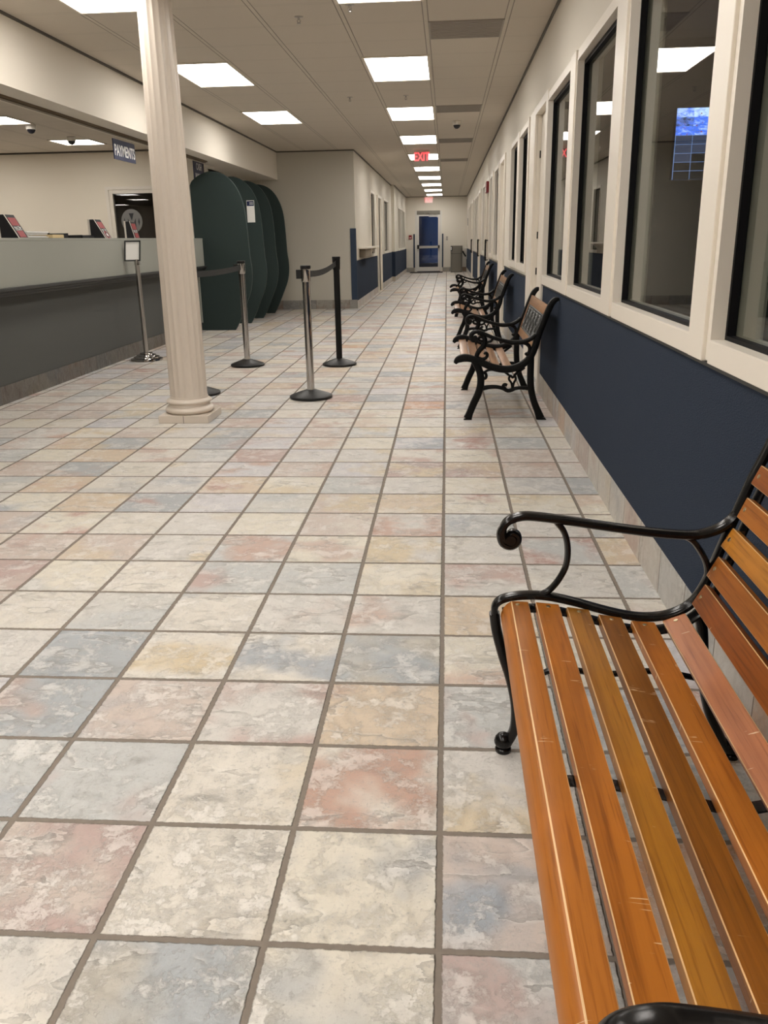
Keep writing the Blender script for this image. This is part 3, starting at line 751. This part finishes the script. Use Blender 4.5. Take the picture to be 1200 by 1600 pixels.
# papers and trays behind the counter front
b = B()
for k, (dx, dz) in enumerate(((0, 0), (.01, .008), (-.01, .016), (.0, .03), (.01, .045))): b.box((-3.88 + dx, 6.32, 1.313 + dz), (-3.68 + dx, 6.74, 1.319 + dz + (.008 if k > 2 else 0)))
tag(b.build('paper_stack', M['paper']), 'low stack of white papers on the counter behind the left tent card', 'papers')
b = B(); b.box((-3.86, 6.76, 1.313), (-3.64, 7.00, 1.345)); tag(b.bevel(.004, 1).build('folder', M['manila']), 'manila folder lying between the papers and the black trays', 'folder')
for k, (y, z, l, lab) in enumerate(((7.0, 1.313, .42, 'taller black letter tray beside the manila folder'), (7.43, 1.313, .30, 'lower black letter tray next to the tent card with the round emblem'))):
    b = B(); h = .05 if k == 0 else .032
    xk = -3.88 if k == 0 else -3.74
    b.box((xk - .1, y, z), (xk + .1, y + l, z + .006)); b.box((xk - .1, y, z), (xk + .1, y + .008, z + h)); b.box((xk - .1, y + l - .008, z), (xk + .1, y + l, z + h)); b.box((xk + .092, y, z), (xk + .1, y + l, z + h * .85)); b.box((xk - .1, y, z), (xk - .092, y + l, z + h))
    tag(b.build('letter_tray', M['black']), lab, 'tray', 'black letter trays')

# ------------------------------------------------------------------ green booths
prof = [(-3.64, 0), (-3.137, 0), (-3.06, .13), (-2.946, .377), (-2.875, .545), (-2.838, .72), (-2.835, .90), (-2.852, 1.06), (-2.866, 1.41), (-2.885, 1.68), (-2.93, 1.87), (-3.01, 2.03), (-3.12, 2.145), (-3.26, 2.205), (-3.40, 2.205), (-3.52, 2.16), (-3.62, 2.09), (-3.655, 2.03)]
for i, y in enumerate((11.40, 12.45, 13.40, 14.42)):
    r = thing('booth_divider', ['nearest', 'second', 'third', 'farthest'][i] + ' dark green rounded booth divider by the counter end', 'divider', (-3.3, y, 0), 'green booth dividers')
    sm = [(p.x, p.z) for p in catmull([(q[0], 0, q[1]) for q in prof[1:]], 3)]
    b = B(r); b.prism([prof[0]] + sm, y, y + .055); b.bevel(.006, 2, 60); b.build('panel', M['green'], r)
    b = B(r); b.box((-3.645, y + .055, .70), (-3.2, y + .9 if i < 3 else y + .8, .74)); b.build('writing_shelf', M['green'], r)
r = thing('flyer', 'white flyer with navy header pinned to the second green booth divider', 'flyer', (-3.02, 12.44, 1.7))
B(r).box((-3.085, 12.441, 1.54), (-2.965, 12.449, 1.86)).build('sheet', M['paper'], r)
hd = B(r).box((-3.08, 12.439, 1.78), (-2.97, 12.4415, 1.85)).build('header', M['sign_blue'], r)
b = B(r); b.box((-3.04, 12.4375, 1.80), (-2.98, 12.4392, 1.808)); b.box((-3.04, 12.4375, 1.822), (-2.98, 12.4392, 1.83)); b.build('print_line', M['letter'], hd)

# ------------------------------------------------------------------ column
cx, cy = -1.892, 4.86
r = thing('column', 'cream fluted round column on a square plinth in the lobby', 'column', (cx, cy, 0))
b = B(r); b.box((cx - .185, cy - .185, 0), (cx + .185, cy + .185, .055)); b.bevel(.004).build('plinth', M['column'], r)
def torus_prof(z0, z1, r0, bulge): return [(r0 + bulge * math.sin(PI * k / 8), z0 + (z1 - z0) * k / 8) for k in range(9)]
b = B(r); b.lathe([(.14, .055)] + torus_prof(.055, .105, .158, .022) + [(.152, .108), (.148, .122)] + torus_prof(.122, .158, .148, .018) + [(.140, .162), (.138, .175)], (cx, cy), 48); b.build('base_mouldings', M['column'], r, True)
def flute(a, z): return 1 - .052 * abs(math.sin(9 * a)) ** .8 if .2 < z < 2.79 else 1 - .01
seg = 200
b = B(r); b.lathe([(.137, .165), (.135, .21), (.136, .26)] + [(.136 - .024 * (z / 2.7) ** 1.5, z) for z in (.6, 1.0, 1.4, 1.8, 2.2, 2.6)] + [(.112, H)], (cx, cy), seg, flute)
b.build('shaft', M['column'], r, True)
b = B(r); b.box((cx - .0018, cy - .186, 0), (cx + .0018, cy - .183, .055)); b.build('seam', M['edge'], r)

# ------------------------------------------------------------------ stanchions
def stanchion(x, y, h, black, lab, other=None, sag=.03):
    r = thing('stanchion', lab, 'queue post', (x, y, 0), 'queue posts')
    m = M['satin'] if black else M['chrome']
    b = B(r); b.lathe([(.172, 0), (.178, .004), (.178, .020), (.170, .026), (.110, .048), (.05, .068), (.036, .072)], (x, y), 40); b.build('base', M['rubber'], r, True)
    b = B(r); b.lathe([(.0315, .07), (.0315, h - .12)], (x, y), 28); b.build('pole', m, r, True)
    b = B(r); b.lathe([(.035, h - .125), (.037, h - .12), (.040, h - .03), (.040, h - .025)], (x, y), 28); b.build('belt_head', m, r, True)
    b = B(r); b.lathe([(.038, h - .026), (.042, h - .02), (.042, h), (.0405, h + .002)], (x, y), 28)
    if not black: b.box((x - .075, y - .022, h - .10), (x - .035, y + .022, h - .03))
    b.box((x - .022, y + .03, h - .10), (x + .022, y + .055, h - .03)); b.build('head_cap', M['rubber'], r, True)
    if other:
        ox, oy, oh = other; d = Vector((ox - x, oy - y, 0)); L = d.length; d /= L
        pts = []; n = 14
        for k in range(n + 1):
            t = k / n; s = .042 + (L - .084) * t
            pts.append(Vector((x, y, 0)) + d * s + Vector((0, 0, h - .065 + (oh - h) * t - sag * math.sin(PI * t))))
        side = d.cross(Vector((0, 0, 1)))
        b = B(r)
        b.rings([[p + side * .0012 + Vector((0, 0, .025)), p - side * .0012 + Vector((0, 0, .025)), p - side * .0012 - Vector((0, 0, .025)), p + side * .0012 - Vector((0, 0, .025))] for p in pts])
        b.build('belt', M['belt'], r)
stanchion(-1.115, 5.70, 1.06, False, 'chrome queue post nearest the camera, belted to the black post', (-1.11, 7.62, 1.09))
stanchion(-1.11, 7.62, 1.09, True, 'all black queue post at the far end of the near belt')
stanchion(-2.09, 7.62, 1.065, False, 'chrome queue post in front of the nearest green booth divider', (-2.12, 5.90, 1.06), .012)
stanchion(-2.12, 5.90, 1.06, False, 'queue post hidden behind the cream column, only its base edge showing')
# sign stand
sx, sy = -3.36, 8.13
r = thing('sign_stand', 'steel sign stand with stepped base in front of the counter', 'sign stand', (sx, sy, 0))
b = B(r); b.lathe([(.175, 0), (.18, .004), (.178, .020), (.145, .030), (.142, .042), (.112, .052), (.108, .062), (.075, .070), (.068, .084), (.034, .090)], (sx, sy), 40); b.build('stepped_base', M['chrome'], r, True)
b = B(r); b.tube([(sx, sy, .07), (sx, sy, 1.075)], .025, 24); b.build('pole', M['steel'], r, True)
b = B(r); b.lathe([(.030, 1.03), (.030, 1.085), (.02, 1.09)], (sx, sy), 24); b.build('collar', M['chrome'], r, True)
ang = -.35; ca, sa = math.cos(.30), math.sin(.30)
def fr(u, v, w):   # tilted frame coords: u right, v up, w toward viewer
    rx = Vector((math.cos(.25), math.sin(.25), 0)); up = Vector((math.sin(.25) * .18, -math.cos(.25) * -.18, .98)).normalized(); nn = rx.cross(up)
    return Vector((sx - .035, sy - .01, 1.17)) + rx * u + up * v + nn * w
def slab(b, u0, u1, v0, v1, w0, w1): b.rings([[fr(u0, v0, w), fr(u1, v0, w), fr(u1, v1, w), fr(u0, v1, w)] for w in (w0, w1)])
b = B(r); slab(b, -.085, .085, -.10, .115, -.008, .0)
for q in ((-.085, -.072, -.10, .115), (.072, .085, -.10, .115), (-.072, .072, -.10, -.088), (-.072, .072, .103, .115)): slab(b, *q, 0, .012)
b.build('sign_frame', M['rubber'], r)
b = B(r); slab(b, -.070, .070, -.086, .101, .0005, .002); b.build('paper_sheet', M['paper'], r)

# ------------------------------------------------------------------ near bench (scrolled tube frame)
BX = .45
def bench_a():
    r = thing('slatted_bench', 'orange varnished slatted bench with black scroll arms nearest the camera', 'bench', (BX, 0, 0))
    arm = [(.160, .570), (.148, .572), (.142, .585), (.143, .603), (.156, .620), (.186, .630), (.22, .629), (.276, .622), (.355, .610), (.433, .599), (.5, .591), (.567, .587), (.605, .592), (.640, .608), (.664, .632), (.676, .662)]
    scroll = [(.143, .603), (.137, .585), (.143, .565), (.160, .558), (.175, .567), (.176, .583), (.164, .590), (.156, .582)]
    curl = [(.262, .620), (.283, .592), (.293, .554), (.292, .511), (.277, .474), (.256, .446), (.233, .432)]
    rear = [(.55, .587), (.575, .574), (.598, .545), (.614, .514), (.618, .484), (.612, .455), (.596, .425)]
    seat = [(.127, .380), (.129, .405), (.145, .421), (.181, .430), (.227, .432), (.268, .427), (.32, .415), (.379, .398), (.437, .384), (.483, .379), (.529, .384), (.567, .400), (.593, .424), (.612, .460), (.625, .50), (.640, .55), (.658, .61), (.676, .668), (.693, .721), (.710, .765), (.728, .815), (.742, .855), (.752, .878)]
    legf = [(.127, .385), (.134, .337), (.151, .272), (.167, .218), (.180, .164), (.186, .115), (.184, .066), (.172, .035), (.158, .018)]
    legr = [(.606, .395), (.618, .352), (.626, .29), (.632, .228), (.655, .134), (.686, .066), (.708, .028), (.722, .016)]
    for y in (.645, -.685):
        P = lambda pts: [(px, y, pz) for px, pz in pts]
        b = B(r); b.tube(P(seat), .0085, 12, 4, .017, sq=.7)
        inner = y - math.copysign(.026, y)
        b.tube([(px, inner, pz - .022) if px < .57 else (px + .016, inner, pz - .012) for px, pz in seat[2:]], .004, 8, 3, .022, sq=.5)
        f = b.build('end_frame', M['enamel'], r, True)
        b = B(r); b.tube(P(arm), [.009] * 5 + [.0095] * 11, 12, 5, .019, sq=.75)
        b.tube(P(scroll), [.009, .010, .010, .010, .010, .009, .008, .007], 12, 5, .019, sq=.8)
        b.tube([(.160, y - .022, .576), (.160, y + .022, .576)], .012, 14)
        b.build('armrest', M['enamel'], f, True)
        for cv in (curl, rear): b = B(r); b.tube(P(cv), .0075, 10, 5, .012); b.build('scroll_brace', M['enamel'], f, True)
        for pts, sgn in ((legf, -1), (legr, 1)):
            b = B(r); b.tube(P(pts), [.013] * 3 + [.012] * (len(pts) - 3), 12, 4, .017, sq=.8)
            fx = pts[-1][0]
            b.lathe([(.019, 0), (.0205, .003), (.0205, .010), (.018, .013)], (fx, y), 18); b.lathe([(.002, .006)] + [(.0235 * math.sin(q), .030 - .0235 * math.cos(q)) for q in (.5, .9, 1.3, 1.6, 2.0, 2.4, 2.8)] + [(.002, .0535)], (fx, y), 18)
            b.build('leg', M['enamel'], f, True)
        b = B(r); b.tube(P([(.19, .19), (.28, .235), (.40, .225), (.52, .235), (.635, .215)]), .007, 10, 5, .010); b.build('stretcher', M['enamel'], f, True)
    sl = [((.148, .420), (.205, .424)), ((.222, .423), (.277, .418)), ((.295, .412), (.348, .405)), ((.370, .394), (.425, .386)), ((.447, .379), (.502, .375)), ((.519, .379), (.570, .400))]
    bk = [((.582, .424), (.608, .474)), ((.608, .496), (.631, .543)), ((.633, .568), (.656, .612)), ((.661, .638), (.679, .684)), ((.683, .716), (.701, .758)), ((.712, .79), (.730, .832))]
    for i, (p, q) in enumerate(sl + bk):
        d = Vector((q[0] - p[0], 0, q[1] - p[1])); n = Vector((d.z, 0, -d.x)).normalized()      # pointing below / behind
        th = .021
        P4 = [Vector((p[0], 0, p[1])), Vector((q[0], 0, q[1])), Vector((q[0], 0, q[1])) + n * th, Vector((p[0], 0, p[1])) + n * th]
        if i == 0:   # rounded front nose
            P4 = [Vector((.165, 0, .4250)), P4[1], P4[2], Vector((.1405, 0, .385)), Vector((.142, 0, .396)), Vector((.1465, 0, .407)), Vector((.154, 0, .4168))]
        b = B(r); b.rings([[(v.x, yy, v.z) for v in P4] for yy in (-.665, .625)]); b.bevel(.0016, 1, 30, True)
        o = b.build('seat_slat' if i < 6 else 'back_slat', M['varnish_' + ['orange', 'orange', 'amber', 'brown', 'orange', 'glare', 'chestnut', 'orange', 'honey', 'orange', 'chestnut', 'orange'][i]], r, True); o.data.materials.append(M['worn'])
        for yy in (-.645, .605):
            c = (P4[0] + P4[1]) / 2 if i else Vector((.178, 0, .4245))
            b = B(r); b.tube([c + Vector((0, yy, 0)) - n * .0002 + n * .001, c + Vector((0, yy, 0)) - n * .0016], [.0058, .0048], 12); b.build('screw', M['brass'], o, True)
    b = B(r); b.tube([(.19, -.03, .396), (.25, -.03, .394), (.32, -.03, .384), (.40, -.03, .366), (.475, -.03, .350), (.54, -.03, .362), (.58, -.03, .385)], .003, 8, 4, .014, sq=.5); b.build('support_strap', M['enamel'], r, True)
    return r
bench_a()

# ------------------------------------------------------------------ cast iron benches with lattice backs
def bench_b(yc, lab):
    r = thing('cast_iron_bench', lab, 'bench', (BX, 0, 0), 'cast iron benches along the right wall')
    seat = [(.070, .405), (.085, .425), (.108, .437), (.146, .443), (.203, .430), (.271, .402), (.339, .374), (.415, .360), (.482, .367), (.548, .396), (.596, .445), (.627, .517), (.646, .590), (.674, .668), (.706, .756), (.728, .805), (.752, .832), (.777, .838)]
    sr = [.010, .018, .022, .022, .020, .020, .021, .021, .021, .021, .020, .020, .018, .018, .018, .018, .016, .010]
    arm = [(.215, .575), (.203, .562), (.188, .568), (.181, .590), (.190, .612), (.214, .622), (.245, .618), (.285, .602), (.334, .581), (.41, .558), (.477, .545), (.543, .550), (.592, .569), (.630, .598)]
    legf = [(.205, .425), (.235, .37), (.251, .318), (.253, .252), (.236, .184), (.205, .115), (.178, .045), (.165, .010)]
    legr = [(.600, .450), (.601, .37), (.602, .301), (.610, .216), (.633, .130), (.662, .061), (.682, .010)]
    for y in (.63, -.63):
        P = lambda pts: [(px, y, pz) for px, pz in pts]
        b = B(r); b.tube(P(seat), [q * 1.22 for q in sr], 12, 4, .022, sq=.6)
        f = b.build('end_frame', M['iron'], r, True)
        b = B(r); b.tube(P(arm), [.010, .013, .014, .016, .016, .014, .013, .013, .013, .014, .016, .016, .016, .016], 12, 4, .024, sq=.75); b.tube([(.208, y - .024, .580), (.208, y + .024, .580)], .018, 12)
        b.build('armrest', M['iron'], f, True)
        b = B(r)
        b.tube(P([(.245, .612), (.270, .588), (.277, .555), (.266, .522), (.240, .492), (.224, .462), (.222, .435)]), [.012, .016, .019, .019, .018, .017, .016], 10, 4, .016)
        b.tube(P([(.225, .440), (.262, .432), (.288, .442), (.296, .464), (.284, .476), (.274, .466)]), [.014, .013, .012, .012, .011, .008], 10, 4, .015)
        b.tube(P([(.262, .556), (.240, .562), (.234, .576), (.246, .590), (.262, .580)]), .010, 8, 4, .014)
        b.tube(P([(.335, .578), (.318, .556), (.285, .548)]), .009, 8, 4, .012)
        b.build('scroll_brace', M['iron'], f, True)
        b = B(r); b.tube(P([(.535, .548), (.572, .534), (.590, .508), (.588, .480), (.572, .464), (.560, .472)]), [.013, .014, .013, .013, .013, .009], 10, 4, .015); b.build('scroll_brace', M['iron'], f, True)
        for pts, fx0, fx1 in ((legf, .135, .195), (legr, .660, .725)):
            rr = [.026 if pts is legf else .024] * (len(pts) - 2) + [.026, .031]
            b = B(r); b.tube(P(pts), rr, 12, 4, .022, sq=.6)
            b.prism([(fx0, 0), (fx1, 0), (fx1 - .012, .014), (fx0 + .018, .016)], y - .02, y + .02)
            b.build('leg', M['iron'], f, True)
        b = B(r)
        b.tube(P([(.235, .215), (.30, .232), (.36, .235), (.41, .225), (.445, .208), (.475, .214), (.50, .224), (.55, .228), (.612, .220)]), [.019, .016, .014, .014, .015, .015, .013, .013, .017], 10, 4, .016)
        b.tube(P([(.430, .222), (.412, .236), (.422, .252), (.440, .246)]), .012, 8, 4, .012)
        b.tube(P([(.478, .222), (.470, .262), (.452, .290), (.462, .315), (.478, .300), (.492, .315), (.500, .290), (.487, .262), (.480, .222)]), .0085, 8, 4, .010)
        b.tube(P([(.262, .298), (.285, .296), (.292, .318), (.280, .338), (.262, .335)]), .011, 8, 4, .011)
        b.tube(P([(.268, .330), (.30, .352), (.35, .358), (.41, .346), (.452, .318)]), .009, 8, 4, .012)
        b.tube(P([(.488, .318), (.53, .350), (.56, .372)]), .010, 8, 4, .012)
        b.build('scroll_stretcher', M['iron'], f, True)
    sl = [((.112, .430), (.172, .434)), ((.192, .428), (.248, .408)), ((.268, .398), (.324, .375)), ((.344, .366), (.400, .355)), ((.424, .354), (.480, .362))]
    for i, (p, q) in enumerate(sl):
        d = Vector((q[0] - p[0], 0, q[1] - p[1])); n = Vector((d.z, 0, -d.x)).normalized(); th = .022
        P4 = [Vector((p[0], 0, p[1])), Vector((q[0], 0, q[1])), Vector((q[0], 0, q[1])) + n * th, Vector((p[0], 0, p[1])) + n * th]
        b = B(r); b.rings([[(v.x, yy, v.z) for v in P4] for yy in (-.615, .615)]); b.bevel(.006 if i == 0 else .003, 2)
        b.build('seat_slat', M['tan'], r, True)
    # back: wooden rails and stiles round an iron lattice
    b0 = Vector((.607, 0, .478)); b1 = Vector((.712, 0, .790)); up = (b1 - b0); L = up.length; up.normalize(); nb = Vector((up.z, 0, -up.x))   # nb points back
    def bp(y, s, w): return Vector((0, y, 0)) + b0 + up * s + nb * w
    def board(b, y0, y1, s0, s1, w0, w1): b.rings([[bp(y0, s0, w), bp(y1, s0, w), bp(y1, s1, w), bp(y0, s1, w)] for w in (w0, w1)])
    for nm, q in (('top_rail', (-.615, .615, L - .072, L)), ('bottom_rail', (-.615, .615, .0, .055)), ('back_stile', (-.615, -.59, .055, L - .072)), ('back_stile', (.59, .615, .055, L - .072))):
        b = B(r); board(b, *q, .0, .022); b.bevel(.004, 2).build(nm, M['tan'], r, True)
    b = B(r)
    s0, s1, ya, yb = .055, L - .072, -.59, .59
    bar = lambda pts, rr=.0045: b.tube([bp(yy, ss, .010) for yy, ss in pts], rr, 6, 0, .006, ref=tuple(nb))
    bar([(ya, s0 + .006), (yb, s0 + .006)], .007); bar([(ya, s1 - .006), (yb, s1 - .006)], .007); bar([(ya + .006, s0), (ya + .006, s1)], .007); bar([(yb - .006, s0), (yb - .006, s1)], .007)
    n = 22; sm = (s0 + s1) / 2; hw = (s1 - s0)
    for k in range(n + 1):
        yk = ya + (yb - ya) * k / n
        for ph in (1, -1):
            pts = []
            for j in range(9):
                t = j / 8
                yy = yk + ph * .052 * math.sin(2 * PI * t)
                if ya + .004 <= yy <= yb - .004: pts.append((yy, s0 + hw * t))
            if len(pts) > 2: bar(pts, .0055)
    for k in range(6):
        yk = ya + (yb - ya) * (k + .5) / 6
        for rad in (.085, .055, .026):
            c = [bp(yk + rad * math.cos(2 * PI * j / 20), sm + min(rad, .078) * math.sin(2 * PI * j / 20), .008) for j in range(21)]
            b.tube(c, .0058, 6, 0, .006, ref=tuple(nb))
    b.build('lattice_panel', M['lattice'], r, True, label='black cast iron lattice')
    r.location = (BX, yc, 0)
    return r
bb0 = bench_b(5.42, 'cast iron bench with lattice back, second bench from the camera, by the blue wall')
dup(bb0, (BX, 9.55, 0), 'cast iron bench with lattice back, third bench from the camera')
dup(bb0, (BX, 13.85, 0), 'cast iron bench with lattice back, farthest bench down the corridor')

# ------------------------------------------------------------------ corridor bits
bx, by = .38, 33.0
r = thing('litter_bin', 'greige litter bin with swing lid beside the far glass door', 'bin', (bx, by, 0))
def rr(w, d, k=5):
    out = []; rad = .07
    for (sx_, sy_, a0) in ((1, 1, 0), (-1, 1, PI / 2), (-1, -1, PI), (1, -1, 3 * PI / 2)):
        for j in range(k): a = a0 + PI / 2 * j / (k - 1); out.append((bx + sx_ * (w - rad) + rad * math.cos(a), by + sy_ * (d - rad) + rad * math.sin(a)))
    return out
b = B(r); b.prism(rr(.225, .2), .02, .69, 'z'); b.build('body', M['bin'], r, True)
b = B(r); b.prism(rr(.228, .203), .70, .985, 'z'); b.build('lid', M['bin'], r, True)
b = B(r); b.prism(rr(.222, .197), 0, .02, 'z'); b.prism(rr(.22, .195), .688, .702, 'z'); b.build('foot_band', M['rubber'], r)
b = B(r); b.box((bx - .229, by - .22, .80), (bx - .16, by - .19, .965)); b.build('lid_flap', M['rubber'], r)
b = B(r); b.box((bx - .225, by - .226, .825), (bx - .185, by - .218, .945)); b.build('lid_label', M['letter'], r)
tag(B().box((-1.42, 32.6, 0), (-.15, 33.55, .012)).bevel(.004, 1).build('door_mat', M['mat']), 'thin black mat on the floor before the far glass door', 'mat')
r = thing('fire_alarm', 'dark red fire alarm strobe high on the right corridor wall', 'fire alarm', (XR, 15.9, 2.16))
B(r).box((.735, 15.62, 2.05), (XR, 16.02, 2.25)).bevel(.006, 1).build('housing', M['alarm'], r)
B(r).box((.728, 15.76, 2.07), (.737, 15.88, 2.14)).build('strobe_lens', M['letter'], r)
r = thing('fire_pull_station', 'small red fire alarm pull station left of the far glass door', 'fire alarm', (-1.43, YE, 1.32))
B(r).box((-1.49, YE - .04, 1.25), (-1.37, YE, 1.40)).bevel(.005, 1).build('housing', M['alarm'], r)
B(r).box((-1.46, YE - .05, 1.29), (-1.40, YE - .038, 1.32)).build('pull_lever', M['letter'], r)
r = thing('switch_plate', 'small steel switch plate right of the far glass door', 'switch', (.01, YE, 1.26))
B(r).box((-.03, YE - .012, 1.18), (.05, YE, 1.34)).bevel(.003, 1).build('plate', M['steel'], r)
b = B(r); b.box((.0, YE - .02, 1.28), (.02, YE - .01, 1.31)); b.box((.0, YE - .02, 1.21), (.02, YE - .01, 1.24)); b.build('switch', M['rubber'], r)
tag(B().box((.77, 31.6, 1.70), (XR, 31.95, 1.95)).build('door_plate', M['black']), 'small dark plate on the right wall near the corridor end', 'plate')
r = thing('service_shelf', 'small white ledge under the first window on the left corridor wall', 'shelf', (XL, 17.4, 1.1))
B(r).box((XL, 15.75, 1.085), (XL + .16, 19.1, 1.115)).bevel(.003, 1).build('shelf_board', M['trim'], r)
b = B(r)
for yy in (16.1, 18.7): b.prism([(XL, 1.085), (XL + .13, 1.085), (XL, .97)], yy, yy + .03)
b.build('bracket', M['trim'], r)
tag(B().box((XL, 15.95, .92), (XL + .12, 17.3, 1.083)).bevel(.008, 1).build('wall_box', M['shelf_box']), 'brown box fixed beneath the white ledge on the left corridor wall', 'box')
r = thing('wall_bracket', 'white wall box with a black diagonal arm beside the litter bin', 'wall fixture', (XR, 33.2, .7))
B(r).box((.70, 33.0, .48), (XR, 33.3, .92)).bevel(.01, 1).build('housing', M['white_plastic'], r)
b = B(r); b.tube([(.62, 32.98, .78), (.66, 32.97, .70), (.74, 32.97, .58)], .03, 8); b.build('arm', M['rubber'], r)

# monitor in the unlit room, seen through the third window pane
r = thing('wall_monitor', 'wall monitor showing a blue grid of camera feeds behind the window', 'monitor', (2.3, 6.2, 1.9))
B(r).box((1.81, 6.214, 1.66), (2.77, 6.27, 2.195)).bevel(.004, 1).build('housing', M['rubber'], r)
B(r).box((1.815, 6.205, 1.665), (2.765, 6.212, 2.19)).build('screen', M['screen'], r)
B(r).box((2.2, 6.27, 1.80), (2.4, 6.33, 2.0)).build('wall_mount', M['rubber'], r)
r = thing('blind_cord', 'white blind pull cord hanging inside the nearest right window', 'cord', (.98, 1.55, .92))
b = B(r); b.tube([(.98, 1.10, .955), (.981, 1.105, 1.5), (.98, 1.10, 2.2)], .0022, 6); b.tube([(.992, 1.09, .955), (.991, 1.095, 1.5), (.99, 1.10, 2.2)], .0022, 6); b.build('cord_strand', M['cord'], r)
b = B(r); b.lathe([(.004, .93), (.008, .935), (.006, .96)], (.985, 1.095), 10); b.build('tassel', M['cord'], r)
b = B(r); b.box((.955, .07, 2.17), (1.0, 1.29, 2.215)); b.build('headrail', M['cord'], r)

# ------------------------------------------------------------------ world: dim blue evening outside
w = bpy.data.worlds.new('evening'); sc.world = w; w.use_nodes = True
nt = w.node_tree; bg = nt.nodes['Background']
tc = nt.nodes.new('ShaderNodeTexCoord'); nz = nt.nodes.new('ShaderNodeTexNoise'); nz.inputs['Scale'].default_value = 14.0; nz.inputs['Detail'].default_value = 3
mp = nt.nodes.new('ShaderNodeMapping'); mp.inputs['Scale'].default_value = (3.0, 3.0, 0.5)
rp = nt.nodes.new('ShaderNodeValToRGB'); rp.color_ramp.elements[0].color = (.008, .014, .035, 1); rp.color_ramp.elements[0].position = .35; rp.color_ramp.elements[1].color = (.05, .10, .24, 1); rp.color_ramp.elements[1].position = .75
nt.links.new(tc.outputs['Generated'], mp.inputs[0]); nt.links.new(mp.outputs[0], nz.inputs['Vector']); nt.links.new(nz.outputs['Fac'], rp.inputs[0]); nt.links.new(rp.outputs[0], bg.inputs[0])
bg.inputs[1].default_value = 0.45

# ------------------------------------------------------------------ camera and view
yaw, pitch, roll = (0.076613, 0.312564, -0.018350)
cyw, syw, cp, sp_, cr, sr_ = math.cos(yaw), math.sin(yaw), math.cos(pitch), math.sin(pitch), math.cos(roll), math.sin(roll)
fwd = Vector((-syw * cp, cyw * cp, -sp_)); r0 = Vector((cyw, syw, 0)); u0 = r0.cross(fwd)
right = r0 * cr + u0 * sr_; upv = u0 * cr - r0 * sr_
cam = bpy.data.cameras.new('camera'); co = bpy.data.objects.new('camera', cam); COL.objects.link(co)
mw = Matrix((right, upv, -fwd)).transposed().to_4x4(); mw.translation = Vector((0.00835, -1.22457, 1.24416)); co.matrix_world = mw
cam.sensor_fit = 'VERTICAL'; cam.sensor_height = 24.0; cam.lens = 1315.394 / 1600 * 24.0
cam.clip_start = 0.02; cam.clip_end = 100
sc.camera = co
sc.view_settings.view_transform = 'Standard'; sc.view_settings.look = 'None'
sc.view_settings.exposure = 0.0; sc.view_settings.gamma = 1.0; sc.view_settings.use_curve_mapping = False
sc.cycles.max_bounces = 10; sc.cycles.diffuse_bounces = 5; sc.cycles.glossy_bounces = 4; sc.cycles.transparent_max_bounces = 12
sc.cycles.sample_clamp_indirect = 6.0
sc.cycles.caustics_reflective = False; sc.cycles.caustics_refractive = False
